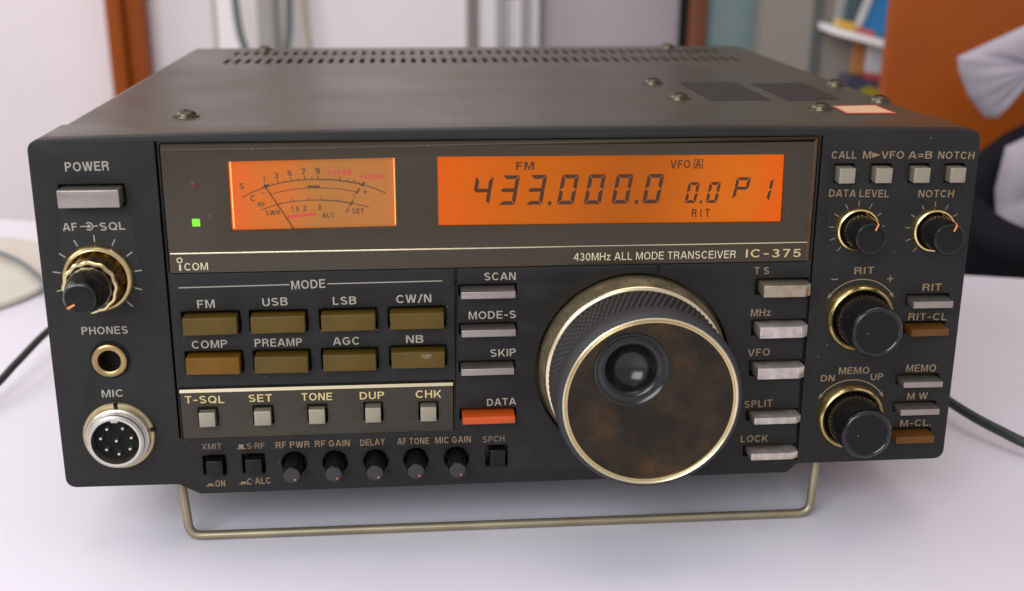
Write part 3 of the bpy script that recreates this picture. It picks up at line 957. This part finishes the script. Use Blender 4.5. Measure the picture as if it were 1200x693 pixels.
for x0, x1, z0, z1, mm_ in WEDGE:
    q = MB()
    cz = (z0 + z1) / 2
    h = (z1 - z0) / 2
    pts = [(x0, 4.0), (x0, -4.0), (x1, -4.0), (77.6, -2.9), (77.6, 4.0)]
    b = bmesh.new()
    vs = [b.verts.new((x, y, -h)) for x, y in pts]
    f = b.faces.new(vs)
    ex = bmesh.ops.extrude_face_region(b, geom=[f])
    for v in ex['geom']:
        if isinstance(v, bmesh.types.BMVert):
            v.co.z = h
    bmesh.ops.recalc_face_normals(b, faces=b.faces)
    bmesh.ops.bevel(b, geom=b.edges[:], offset=0.13, segments=2, profile=0.5, affect='EDGES')
    q.bm(b, mm_)
    o = q.build('bar_button', radio, (0, 0, cz))

# ---- knobs
def pointer(parent, path, wd, y, loc, name='pointer'):
    q = MB()
    q.stroke(path, wd, y, POINTER)
    q.build(name, parent, loc)


def ribs(n, amp):
    return lambda a, y, r: amp * (0.5 + 0.5 * math.cos(n * a)) if r > 3 else 0


# volume / squelch pair
q = MB()
q.lathe([(9.0, 0.2), (8.9, -0.6), (8.35, -1.5), (7.7, -1.9), (7.2, -1.2), (7.0, -0.6), (6.6, -0.6)], GOLD, 64)
base = q.build('dual_knob', radio, (AF[0], 0, AF[1]))
q = MB()
scal = lambda a, y, r: (0.16 * math.cos(12 * a) if r > 5.8 else 0)
q.lathe([(7.25, -0.8), (6.7, -3.5), (6.65, -7.9)], DARKGOLD, 96, rmod=lambda a, y, r: 0.14 * math.cos(12 * a))
q.lathe([(6.66, -7.9), (6.72, -8.2), (6.45, -8.6), (5.9, -8.62), (5.65, -8.3)], GOLD, 96, rmod=lambda a, y, r: 0.14 * math.cos(12 * a))
q.lathe([(5.65, -8.3), (5.4, -7.9), (3, -7.9), (0, -7.9)], BROWNGLOSS, 48)
q.build('squelch_ring', base)
q = MB()
q.lathe([(5.6, -7.9), (5.55, -8.8), (5.2, -12.0), (4.6, -15.2), (4.2, -16.8)], BROWNGLOSS, 120, rmod=lambda a, y, r: 0.025 * math.cos(24 * a))
q.lathe([(4.2, -16.8), (4.05, -17.6), (3.75, -18.1), (3.4, -18.25)], KNOBSIDE, 64)
q.lathe([(3.4, -18.25), (2, -18.25), (0, -18.25)], KNOB, 64)
vk = q.build('volume_knob', base)
q = MB()
q.stroke([(-3.1, -2.2), (-1.3, -1.2)], 0.5, -18.3, POINTER)
q.build('pointer', base)

# small rotary knobs
for c, ang in ((KN_S[0], 1), (KN_S[1], 1)):
    q = MB()
    q.lathe([(4.55, -0.4), (4.4, -5.0), (4.2, -9.3)], KNOBSIDE, 168, rmod=lambda a, y, r: 0.05 * math.cos(28 * a))
    q.lathe([(4.2, -9.3), (4.15, -10.0), (3.95, -10.45), (3.6, -10.6)], KNOBSIDE, 64)
    q.lathe([(3.6, -10.6), (2, -10.6), (0, -10.6)], KNOB, 64)
    o = q.build('rotary_knob', radio, (c[0], 0, c[1]))
    q = MB()
    q.lathe([(5.9, 0.1), (5.85, -1.0), (5.6, -1.5), (5.2, -1.7), (4.85, -1.4), (4.6, -0.5)], RINGGOLD, 64)
    q.build('collar', o)
    q = MB()
    # a line running along the flank and on to the cap
    a = math.radians(68)
    vs = []
    for r, y in ((4.75, -1.2), (4.62, -5.0), (4.45, -9.4), (4.05, -10.45)):
        for da in (-0.05, 0.05):
            vs.append((r * math.cos(a + da), y, r * math.sin(a + da)))
    q.add(vs, [(0, 1, 3, 2), (2, 3, 5, 4), (4, 5, 7, 6)], POINTER)
    a2 = math.radians(68)
    q.stroke([(4.1 * math.cos(a2), 4.1 * math.sin(a2)), (2.3 * math.cos(a2), 2.3 * math.sin(a2))], 0.42, -10.66, POINTER)
    q.build('pointer', o)

# larger plain knobs
for c in KN_L:
    q = MB()
    q.lathe([(7.4, -0.6), (7.2, -4.0), (6.95, -12.4)], KNOBSIDE, 240, rmod=lambda a, y, r: 0.06 * math.cos(40 * a))
    q.lathe([(6.95, -12.4), (6.95, -12.9), (6.75, -13.45), (6.35, -13.75), (5.9, -13.75), (5.65, -13.55)], KNOBSIDE, 72)
    q.lathe([(5.65, -13.55), (3, -13.55), (0, -13.55)], KNOB, 72)
    o = q.build('rotary_knob', radio, (c[0], 0, c[1]))
    q = MB()
    q.lathe([(9.35, 0.1), (9.25, -1.6), (9.0, -2.3), (8.5, -2.7), (8.0, -2.5), (7.7, -1.8), (7.4, -0.6)], RINGGOLD, 80)
    q.build('collar', o)

# recessed trimmer knobs
for c in TRIM:
    q = MB()
    q.lathe([(2.55, 4.2), (2.5, 0), (2.45, -2.5), (2.4, -6.6)], KNOB, 96, rmod=lambda a, y, r: 0.07 * math.cos(18 * a))
    q.lathe([(2.4, -6.6), (2.38, -7.2), (2.2, -7.6), (1.95, -7.7)], KNOBSIDE, 40)
    q.lathe([(1.95, -7.7), (1, -7.7), (0, -7.7)], RUBBER, 40)
    o = q.build('trimmer_knob', radio, (c[0], 0, c[1]))
    q = MB()
    q.poly(circ(0.85, -1.2, 0.30, 14), -7.75, POINTDIM)
    q.build('pointer', o)

# tuning knob
q = MB()
NT, NP = 92, 6
NG = NT * NP
vs, fs = [], []
rows = 28
prof6 = (0.0, 0.62, 0.78, 0.78, 0.62, 0.0)
for j in range(rows + 1):
    y = -7.4 - 12.6 * j / rows
    for i in range(NG):
        a = 2 * math.pi * (i + j * 0.62) / NG
        r = 23.0 + prof6[i % NP] * (0.35 if j % 4 == 0 else 1.0)
        vs.append((r * math.cos(a), y, r * math.sin(a)))
for j in range(rows):
    for i in range(NG):
        k = (i + 1) % NG
        fs.append((j * NG + i, (j + 1) * NG + i, (j + 1) * NG + k, j * NG + k))
q.add(vs, fs, RUBBER)
q.lathe([(23.2, -20.0), (23.75, -20.3), (23.8, -22.0), (23.5, -23.9), (22.9, -24.8), (22.3, -25.0), (22.0, -24.6)], RUBBER, 128)
q.lathe([(23.3, -7.4), (22.5, -7.0), (10, -7.0), (10, 4)], RUBBER, 64)
dial = q.build('tuning_knob', radio, (DIAL[0], 0, DIAL[1]), angle=50)
q = MB()
q.lathe([(25.4, 3.5), (25.35, -1.6), (25.15, -2.2), (24.75, -4.4), (24.55, -5.4)], SCALE, 128)
q.lathe([(24.55, -5.4), (24.4, -5.9), (23.9, -6.3), (23.2, -6.4), (22.5, -6.2), (12, -6.2)], PALEGOLD, 128)
for i in range(26):
    a = 2 * math.pi * i / 26
    c_, s_ = math.cos(a), math.sin(a)
    t = Vector((-s_, 0, c_)) * 0.13
    L = -3.4 if i % 5 else -4.4
    P = [Vector((25.26 * c_, -2.0, 25.26 * s_)), Vector((24.98 * c_, L, 24.98 * s_))]
    q.add([P[0] - t, P[0] + t, P[1] + t, P[1] - t], [(0, 1, 2, 3)], METERINK)
q.build('scale_ring', dial)
q = MB()
q.lathe([(22.3, -24.4), (22.25, -25.1), (21.95, -25.35), (21.6, -25.15), (21.45, -24.9)], PALEGOLD, 128)
q.lathe([(21.45, -24.9), (21.25, -25.1), (21.0, -25.05), (20.8, -24.6)], GOLD, 128)
q.build('rim_ring', dial)
q = MB()
DX, DZ = -5.05, 8.8
q.sheet([circ(0, 0, 21.1, 128), circ(DX, DZ, 9.6, 64)], -24.75, -23.5, INLAY)
q.build('inlay', dial)
q = MB()
q.lathe([(9.65, -24.6), (9.5, -25.05), (9.1, -25.15), (8.8, -24.95), (8.5, -24.7), (8.1, -24.75), (7.7, -24.95), (7.2, -24.95), (6.8, -24.7), (6.3, -24.1), (5.8, -23.2), (5.1, -22.2),
         (4.2, -21.3), (3.0, -20.6), (1.5, -20.2), (0, -20.1)], GLOSS, 72, cx=DX, cz=DZ)
q.build('finger_dimple', dial)

# headphone jack and microphone socket
q = MB()
q.lathe([(5.1, 0.1), (5.0, -0.3), (4.5, -0.35)], BLACK, 48)
q.lathe([(4.5, -0.35), (4.4, -1.0), (4.0, -1.25), (3.4, -1.2), (2.95, -1.0), (2.75, -0.5), (2.75, 3.5)], BRASS, 48)
q.lathe([(2.75, 3.5), (0, 3.5)], BLACK, 32)
q.build('headphone_jack', radio, (PH[0], 0, PH[1]))
q = MB()
q.lathe([(9.3, 0.1), (9.25, -0.8), (9.0, -1.1), (8.6, -1.15), (8.2, -1.0)], SCALE, 64)
q.lathe([(8.2, -1.0), (8.1, -1.4), (8.1, -2.6), (7.8, -2.75), (7.9, -3.05), (7.6, -3.3), (7.65, -3.7), (7.35, -4.0), (7.3, -4.7), (6.7, -5.2), (6.15, -5.15), (5.95, -4.6), (5.95, -1.2)], SILVER, 72)
q.box(-0.5, 0.5, -1.35, -0.5, 8.3, 9.35, BLACK)
q.box(8.3, 9.35, -1.35, -0.5, 1.2, 2.2, BLACK)
mic = q.build('microphone_socket', radio, (MIC[0], 0, MIC[1]))
q = MB()
q.lathe([(6.0, -1.0), (5.94, -2.4), (0, -2.4)], BLACK, 48)
q.box(-1.0, 1.0, -4.2, -2.0, 5.0, 6.1, SILVER, bev=0.3)
q.build('insert', mic)
for px, pz in ((-2.1, 3.9), (2.1, 4.0), (-4.0, 1.2), (4.2, 1.2), (0.15, 0.4), (-2.7, -2.1), (3.6, -2.1), (0.5, -3.5)):
    q = MB()
    q.lathe([(0.52, -2.3), (0.52, -4.0), (0.34, -4.35), (0, -4.4)], SILVER, 14)
    q.build('pin', mic, (px * 0.95, 0, pz * 0.95 - 0.3))

# ---- cabinet cover with vents
cv = MB()
XL, XR, YF, YB, ZT, ZB = -119.4, 119.6, 23.6, 232.0, 93.3, 2.6
slots = []
for row, (ya, yb, xs) in enumerate(((171.5, 188.5, -98.3), (202.5, 216.5, -98.6))):
    for i in range(51):
        x = xs + 4.0 * i
        slots.append(rect(x - 0.05, x + 1.75, ya, yb, 0.7, 2))
cv.sheet([[(XL + 2.5, YF), (XR - 2.5, YF), (XR - 2.5, YB), (XL + 2.5, YB)]] + slots, ZT - 1.0, ZT, COVER, plane='xy')
for sgn, X in ((-1, XL), (1, XR)):
    ring = []
    for i in range(7):
        a = math.radians(90 - 90 * i / 6)
        ring.append((X - sgn * 2.5 + sgn * 2.5 * math.cos(a), ZT - 2.5 + 2.5 * math.sin(a)))
    ring.append((X, ZB))
    n = len(ring)
    cv.add([(x, YF, z) for x, z in ring] + [(x, YB, z) for x, z in ring], [(i, i + 1, n + i + 1, n + i) for i in range(n - 1)], COVER)
cv.box(XL, XR, YB - 1.5, YB - 0.5, ZB, ZT - 1.2, PANEL)
cv.box(XL + 0.4, XR - 0.4, 24.1, YB - 2, ZB, ZB + 1.2, COVER)
RUB = mat('rubbed_paint', (0.15, 0.135, 0.115), 0.5)
for _ in range(70):
    x, y = random.uniform(-114, 114), 25.5 + 140 * random.random() ** 1.6
    a, l = random.gauss(0, 0.5), random.choice((0.25, 0.3, 0.4, 1.2, 2.0))
    d_, n_ = Vector((math.cos(a), math.sin(a), 0)) * l / 2, Vector((-math.sin(a), math.cos(a), 0)) * (0.13 if l < 1 else 0.05)
    c_ = Vector((x, y, ZT + 0.03))
    cv.add([c_ - d_ - n_, c_ + d_ - n_, c_ + d_ + n_, c_ - d_ + n_], [(0, 1, 2, 3)], RUB)
cover = cv.build('cabinet', radio)
q = MB()
q.box(-112, 112, 30, 226, 72, 76, BLACK)
q.build('inner_deck', cover)

SCREWS = [(-88.8, 38.4), (54.3, 102.9), (55.1, 65.4), (-88.1, 223.0), (85.0, 225.0), (114.6, 95.0), (91.7, 41.5), (114.9, 56.0)]
for x, y in SCREWS:
    q = MB()
    # washer and domed head with a cross recess
    ring = [(3.7, 0.0), (3.6, 0.4), (2.9, 0.45), (2.8, 0.8), (2.4, 1.4), (1.6, 1.75), (0.8, 1.8), (0, 1.7)]
    N = 32
    vs, fs = [], []
    for (r, z) in ring:
        for i in range(N):
            a = 2 * math.pi * i / N
            vs.append((r * math.cos(a), r * math.sin(a), z))
    for j in range(len(ring) - 1):
        for i in range(N):
            k = (i + 1) % N
            fs.append((j * N + i, j * N + k, (j + 1) * N + k, (j + 1) * N + i))
    q.add(vs, fs, CHROME)
    for a in (0.4, 0.4 + math.pi / 2):
        d = Vector((math.cos(a), math.sin(a), 0))
        n_ = Vector((-d.y, d.x, 0)) * 0.28
        q.add([d * 1.5 - n_ + Vector((0, 0, 1.84)), d * 1.5 + n_ + Vector((0, 0, 1.84)), -d * 1.5 + n_ + Vector((0, 0, 1.84)), -d * 1.5 - n_ + Vector((0, 0, 1.84))], [(0, 1, 2, 3)], BLACK)
    q.build('screw', cover, (x, y, ZT))
for pts in ([(64.0, 60.5), (83.1, 60.0), (82.6, 105.3), (64.0, 104.8)], [(87.4, 57.5), (104.9, 60.5), (105.6, 101.8), (87.4, 100.0)]):
    q = MB()
    q.add([(x, y, ZT + 0.06) for x, y in pts], [(0, 1, 2, 3)], SPKMESH)
    q.build('speaker_grille', cover)
q = MB()
q.add([(96.0, 31.4, ZT + 0.12), (110.4, 31.0, ZT + 0.12), (110.5, 47.5, ZT + 0.12), (96.9, 46.1, ZT + 0.12)], [(0, 1, 2, 3)], STICKRED)
q.add([(96.7, 32.4, ZT + 0.18), (109.6, 32.2, ZT + 0.18), (109.7, 46.3, ZT + 0.18), (97.4, 45.3, ZT + 0.18)], [(0, 1, 2, 3)], STICK)
tag(q.build('sticker', cover), 'salmon orange sticker with a red border')

# ---- feet and wire stand
for x in (-92, 92):
    q = MB()
    vs, fs = [], []
    N = 28
    prof = [(9.5, ZB), (9.0, -8.0), (8.2, -9.0)]
    for r, z in prof:
        for i in range(N):
            a = 2 * math.pi * i / N
            vs.append((r * math.cos(a), r * math.sin(a), z))
    for j in range(2):
        for i in range(N):
            k = (i + 1) % N
            fs.append((j * N + i, j * N + k, (j + 1) * N + k, (j + 1) * N + i))
    fs.append(tuple(range(2 * N, 3 * N)))
    q.add(vs, fs, BLACK)
    q.build('foot', radio, (x, 210, 0))
path = [(-92.2, 8.5, 3.5), (-91.9, 7.2, -3.0), (-90.6, 5.0, -13.0)]
c1, c2 = Vector((-90.2, 4.5, -17.45)), Vector((84.9, 4.5, -17.45))
for i in range(6):
    t = i / 5
    a = Vector((-90.55, 5.0, -14.2)); b = Vector((-86.8, 4.5, -17.45))
    path.append(((1 - t) ** 2 * a + 2 * t * (1 - t) * c1 + t * t * b))
for i in range(6):
    t = i / 5
    a = Vector((81.5, 4.5, -17.45)); b = Vector((85.25, 5.0, -14.2))
    path.append(((1 - t) ** 2 * a + 2 * t * (1 - t) * c2 + t * t * b))
path += [(85.3, 5.0, -13.0), (86.6, 7.2, -3.0), (86.9, 8.5, 3.5)]
q = MB()
q.tube(path, 1.25, WIRE, 14)
tag(q.build('stand', radio), 'bent brass coloured wire stand under the front edge')

# ================================================================== things on the table
q = MB()
N = 72
q.add([(r * math.cos(2 * math.pi * i / N), r * math.sin(2 * math.pi * i / N), z) for r, z in ((62, 0.1), (62.5, 1.5), (61.5, 2.6), (57.5, 2.8)) for i in range(N)],
      [(j * N + i, j * N + (i + 1) % N, (j + 1) * N + (i + 1) % N, (j + 1) * N + i) for j in range(3) for i in range(N)] + [tuple(range(3 * N, 4 * N))], MATM)
disc = q.build('round_mat', None, (-247, 232, 0))
tag(disc, 'flat round beige mat on the white table beside the radio', 'mat')
q = MB()
q.tube(smooth_path([(-420, 225, 4.8), (-330, 258, 4.8), (-262, 266, 6.0), (-232, 262, 6.2), (-208, 243, 6.2), (-190, 217, 6.0), (-176, 196, 3.5), (-160, 200, 3.0), (-142, 218, 3.0), (-128, 244, 12), (-118, 262, 20), (-100, 250, 30), (-92, 231, 34)]), 1.15, GREYCABLE, 12)
tag(q.build('cable'), 'thin grey cable lying across the round beige mat', 'cable')
q = MB()
q.tube(smooth_path([(-196, -40, 3.1), (-186, 20, 3.1), (-176.5, 82, 3.4), (-171.5, 103, 6), (-168.8, 116, 8), (-164, 145, 10), (-156, 185, 8), (-140, 225, 6), (-110, 250, 12), (-80, 246, 24), (-72, 231, 28)]), 1.35, CABLEM, 12)
tag(q.build('cable'), 'black cable running out past the left side of the radio', 'cable')
q = MB()
q.tube(smooth_path([(250, -60, 3.3), (205, 5, 3.3), (172, 30, 3.8), (160, 44, 5.5), (152, 62, 7), (146, 92, 8), (140, 140, 6), (132, 200, 5), (112, 246, 8), (92, 252, 18), (84, 231, 26)]), 1.65, CABLEM, 12)
tag(q.build('cable'), 'thick black cable curving out past the right side of the radio', 'cable')

# ================================================================== background
q = MB()
q.box(-354, -336, 1060, 1099, -730, 1900, WOOD, bev=3)
q.box(-336, -315, 1070, 1099, -730, 1900, WOOD, bev=3)
tag(q.build('wooden_post'), 'upright orange brown wooden frame post against the pale wall', 'post')

cp = empty('cupboard', (-0.1, 1.07, -0.73))
tag(cp, 'white cupboard front with thin grey edges behind the cables', 'cupboard')
q = MB()
q.box(-242, 43, 1075, 1098, -730, 1500, GREYEDGE)
q.build('frame', cp, (100, -1070, 730))
q = MB()
q.box(-236, 37, 1066, 1074.5, -720, 1490, WHITEP, bev=1.5)
q.build('door', cp, (100, -1070, 730))
q = MB()
q.box(-190, -171, 1040, 1065, -730, 1500, GREYEDGE, bev=3)
tag(q.build('cable_trunking'), 'narrow grey vertical cable duct between the hanging cables', 'cable duct')
for xs, r, mm_, lab in (([(-222, 1400), (-218, 300), (-211, 40), (-203, -20), (-195, -90), (-190, -400), (-196, -728)], 4.2, GREYCABLE, 'dark grey hanging cable slanting to the left of the cable duct'),
                        ([(-140, 1400), (-148, 300), (-154, 40), (-160, -20), (-168, -100), (-166, -400), (-160, -728)], 4.2, GREYCABLE, 'dark grey hanging cable just right of the cable duct'),
                        ([(-150, 1400), (-146, 300), (-139, 40), (-135, -17), (-136, -90), (-140, -400), (-146, -728)], 3.0, TANCABLE, 'thin tan hanging cable beside the white cupboard')):
    q = MB()
    q.tube(smooth_path([(x, 1035, z) for x, z in xs]), r, mm_, 10)
    tag(q.build('hanging_cable'), lab, 'cable', 'cables hanging down the wall')

# curtain: vertical folds
q = MB()
vs, fs = [], []
N = 80
for j, z in enumerate((1700, 700, -690)):
    for i in range(N + 1):
        x = 52 + 64 * i / N
        y = 1060 + 12 * math.sin(i / N * 2 * math.pi * 2.6 + 0.6) + 4 * math.sin(i * 0.9)
        vs.append((x, y, z))
for j in range(2):
    for i in range(N):
        fs.append((j * (N + 1) + i, j * (N + 1) + i + 1, (j + 1) * (N + 1) + i + 1, (j + 1) * (N + 1) + i))
q.add(vs, fs, mat('curtain_white', (0.80, 0.77, 0.77), 0.8))
cu_o = q.build('curtain')
sol = cu_o.modifiers.new('thickness', 'SOLIDIFY')
sol.thickness = 0.002
tag(cu_o, 'narrow white curtain hanging in vertical folds', 'curtain')

q = MB()
q.box(118, 278, 1072, 1098, -730, 1700, LILAC, bev=2)
tag(q.build('wall_panel'), 'plain greyish lilac panel right of the white curtain', 'panel')
q = MB()
q.box(279, 285.5, 1060, 1098, -730, 1700, BLACK)
q.box(285.5, 305, 1050, 1098, -730, 1700, DARKWOOD, bev=2)
tag(q.build('door_post'), 'dark brown wooden post with a black edge beside the teal panel', 'post')
q = MB()
q.box(306, 420, 1066, 1096, -730, 1700, TEAL, bev=2)
tag(q.build('screen_panel'), 'flat grey teal panel between brown post and beige cabinet', 'panel')

# beige steel cabinet, nearer
cab = empty('metal_cabinet', (0.38, 0.92, -0.73))
tag(cab, 'beige steel cabinet with a dark grey seam behind the radio', 'cabinet')
q = MB()
q.add([(x, y, z) for z in (-730, 1300) for x, y in ((326, 905), (600, 905), (600, 1045), (358, 1045))], [(0, 1, 2, 3), (7, 6, 5, 4), (0, 4, 5, 1), (1, 5, 6, 2), (2, 6, 7, 3), (3, 7, 4, 0)], BEIGE)
q.build('body', cab, (-380, -920, 730))
q = MB()
q.box(376, 384, 898, 904, -730, 1300, DARKGREY)
q.build('door_seam', cab, (-380, -920, 730))

# shelf with papers
sh = empty('wall_shelf', (0.42, 0.86, 0.0))
tag(sh, 'white shelf edge loaded with bright papers beside the orange wood', 'shelf')
q = MB()
b0 = [(380, 850, 30), (480, 820, 6), (480, 895, 6), (380, 895, 30)]
q.add(b0 + [(x, y, z - 6) for x, y, z in b0], [(0, 1, 2, 3), (7, 6, 5, 4), (0, 4, 5, 1), (1, 5, 6, 2), (2, 6, 7, 3), (3, 7, 4, 0)], mat('shelf_white', (0.85, 0.82, 0.82), 0.5))
q.build('board', sh, (-420, -860, 0))


def slab(name, corners, th, mm_, label, cat):
    """upright sheet material: front outline (x, y, z) pushed back by th"""
    q = MB()
    n = len(corners)
    q.add(corners + [(x, y + th, z) for x, y, z in corners], [tuple(range(n)), tuple(range(2 * n - 1, n - 1, -1))] + [(i, (i + 1) % n, (i + 1) % n + n, i + n) for i in range(n)], mm_)
    o = q.build(name, smooth=False)
    tag(o, label, cat)
    return o


slab('magazine', [(415, 868, 24), (470, 868, 11), (470, 868, 150), (445, 868, 150)], 8, mat('paper_blue', (0.04, 0.24, 0.55), 0.5), 'bright blue magazine standing on the white shelf', 'magazine')
slab('magazine', [(392, 880, 29), (436, 880, 19), (462, 880, 150), (398, 880, 150)], 8, mat('paper_grey', (0.34, 0.33, 0.32), 0.5, var=0.3, vscale=40), 'grey patterned magazine leaning on the white shelf', 'magazine')
slab('leaflet', [(404, 863, 26), (410, 863, 25), (452, 863, 150), (444, 863, 150)], 3, mat('paper_white', (0.62, 0.60, 0.60), 0.6), 'narrow white leaflet leaning aslant across the magazines', 'leaflet')
slab('booklet', [(396, 872, 27), (410, 872, 24), (424, 872, 90), (404, 872, 95)], 5, mat('paper_dark', (0.06, 0.10, 0.11), 0.6), 'small dark green booklet in front of the grey magazine', 'booklet')
slab('box', [(386, 858, 29.5), (405, 858, 25), (403, 858, 33), (388, 858, 36)], 12, mat('box_yellow', (0.70, 0.42, 0.06), 0.5), 'small yellow box at the end of the white shelf', 'box')
slab('box', [(406, 856, 24.6), (424, 856, 20), (422, 856, 25), (407, 856, 29)], 10, mat('box_red', (0.62, 0.12, 0.10), 0.5), 'small red packet lying on the white shelf', 'packet')
# colourful carton standing below the shelf
ct = empty('carton', (0.43, 0.86, -0.02))
tag(ct, 'colourful printed carton under the white shelf', 'carton')
for nm, pts, mm_, dy in (('face', [(424, 15), (470, 9), (470, -22), (424, -16)], mat('carton_white', (0.62, 0.61, 0.64), 0.5, var=0.1, vscale=60), 0),
                         ('stripe', [(424, -16), (470, -22), (470, -29), (424, -23)], mat('carton_red', (0.45, 0.07, 0.07), 0.5), 0),
                         ('base', [(405, -20), (424, -23), (470, -29), (470, -60), (405, -60)], mat('carton_navy', (0.06, 0.065, 0.11), 0.5), 1),
                         ('badge', [(418, -34), (428, -30), (446, -34), (450, -42), (440, -46), (424, -44)], mat('carton_yellow', (0.36, 0.31, 0.015), 0.5), -2)):
    q = MB()
    n = len(pts)
    q.add([(x, 868 + dy, z) for x, z in pts] + [(x, 895, z) for x, z in pts], [tuple(range(n)), tuple(range(2 * n - 1, n - 1, -1))] + [(i, (i + 1) % n, (i + 1) % n + n, i + n) for i in range(n)], mm_)
    q.build(nm, ct, (-430, -860, 20), smooth=False)
slab('folder', [(414, 874, 18), (422, 874, 17), (422, 874, -20), (412, 874, -18)], 10, mat('folder_orange', (0.42, 0.17, 0.05), 0.5), 'thin orange brown folder beside the colourful carton', 'folder')

# orange wooden cupboard at the right
q = MB()
q.box(344, 900, 625, 636, -730, 900, WOOD, bev=2.5)
tag(q.build('wooden_door'), 'large orange brown wooden door panel behind the chair', 'door')

# chair with a garment over it
ch = empty('office_chair', (0.45, 0.45, -0.73))
tag(ch, 'black office chair behind the table, partly hidden by pale clothing', 'chair')


def blob(cx, cy, cz, rx, ry, rz, mm_, ex=2.6, n=28):
    q = MB()
    vs, fs = [], []
    sg = lambda c, e: math.copysign(abs(c) ** e, c)
    for j in range(n + 1):
        v = -math.pi / 2 + math.pi * j / n
        for i in range(2 * n):
            u = 2 * math.pi * i / (2 * n)
            e = 2 / ex
            vs.append((cx + rx * sg(math.cos(v), e) * sg(math.cos(u), e), cy + ry * sg(math.cos(v), e) * sg(math.sin(u), e), cz + rz * sg(math.sin(v), e)))
    for j in range(n):
        for i in range(2 * n):
            k = (i + 1) % (2 * n)
            fs.append((j * 2 * n + i, j * 2 * n + k, (j + 1) * 2 * n + k, (j + 1) * 2 * n + i))
    q.add(vs, fs, mm_)
    return q


blob(480, 478, -300, 178, 30, 326, FABRIC, 3.2).build('backrest', ch, (-450, -450, 730), angle=180)
q = MB()
q.tube(smooth_path([(300, 460, 10), (266, 390, 14), (252, 345, 12), (260, 300, 8), (268, 283, 0), (274, 268, -3), (286, 258, -6), (310, 248, -8), (360, 245, -10)]), 10, FABRIC, 16)
q.build('armrest', ch, (-450, -450, 730), angle=180)
q = MB()
q.box(330, 640, 380, 700, -300, -230, FABRIC, bev=25)
q.build('seat', ch, (-450, -450, 730))
q = MB()
q.box(455, 505, 520, 570, -700, -300, DARKGREY, bev=5)
q.build('pedestal', ch, (-450, -450, 730))
for k in range(5):
    a = 2 * math.pi * k / 5
    q = MB()
    q.tube([(480, 545, -690), (480 + 250 * math.cos(a), 545 + 250 * math.sin(a), -712)], 17, DARKGREY, 10)
    q.build('leg', ch, (-450, -450, 730))

# garment: pale sleeve with an angular fold, hanging over the chair
def garment(outline_pts, yc, th, name, label, cat):
    q = MB()
    n = len(outline_pts)
    cx = sum(p[0] for p in outline_pts) / n
    cz = sum(p[1] for p in outline_pts) / n
    rings = []
    vs, fs = [], []
    for k, (s, dy) in enumerate(((1.0, 0.0), (0.97, -0.6), (0.82, -0.95), (0.5, -1.1), (0.2, -1.0))):
        for (x, z) in outline_pts:
            wv = 3.0 * math.sin(x * 0.07 + z * 0.16) * (1 - s) + 1.2 * math.sin(x * 0.5 - z * 0.3) * (1 - s)
            vs.append((cx + (x - cx) * s, yc + dy * th + wv, cz + (z - cz) * s))
    for j in range(4):
        for i in range(n):
            k = (i + 1) % n
            fs.append((j * n + i, j * n + k, (j + 1) * n + k, (j + 1) * n + i))
    fs.append(tuple(range(4 * n, 5 * n)))
    fs.append(tuple(range(n - 1, -1, -1)))
    q.add(vs, fs, CLOTH)
    o = q.build(name, angle=60)
    tag(o, label, cat)
    return o


def dense(poly, k=6):
    out = []
    for i in range(len(poly)):
        a, b = Vector(poly[i]), Vector(poly[(i + 1) % len(poly)])
        out += [tuple(a.lerp(b, t / k)) for t in range(k)]
    return out


garment(dense([(313, 65), (330, 73), (380, 96), (460, 110), (460, 70), (356, 45), (341, 26), (336, 27), (324, 40), (315, 56)]), 436, 8, 'jacket', 'pale grey jacket sleeve draped over the top of the black chair', 'jacket')
garment(dense([(352, 8), (380, 22), (450, 30), (450, -70), (366, -66), (354, -45), (349, -20)]), 434, 10, 'towel', 'pale grey towel hanging on the black chair below the jacket', 'towel')
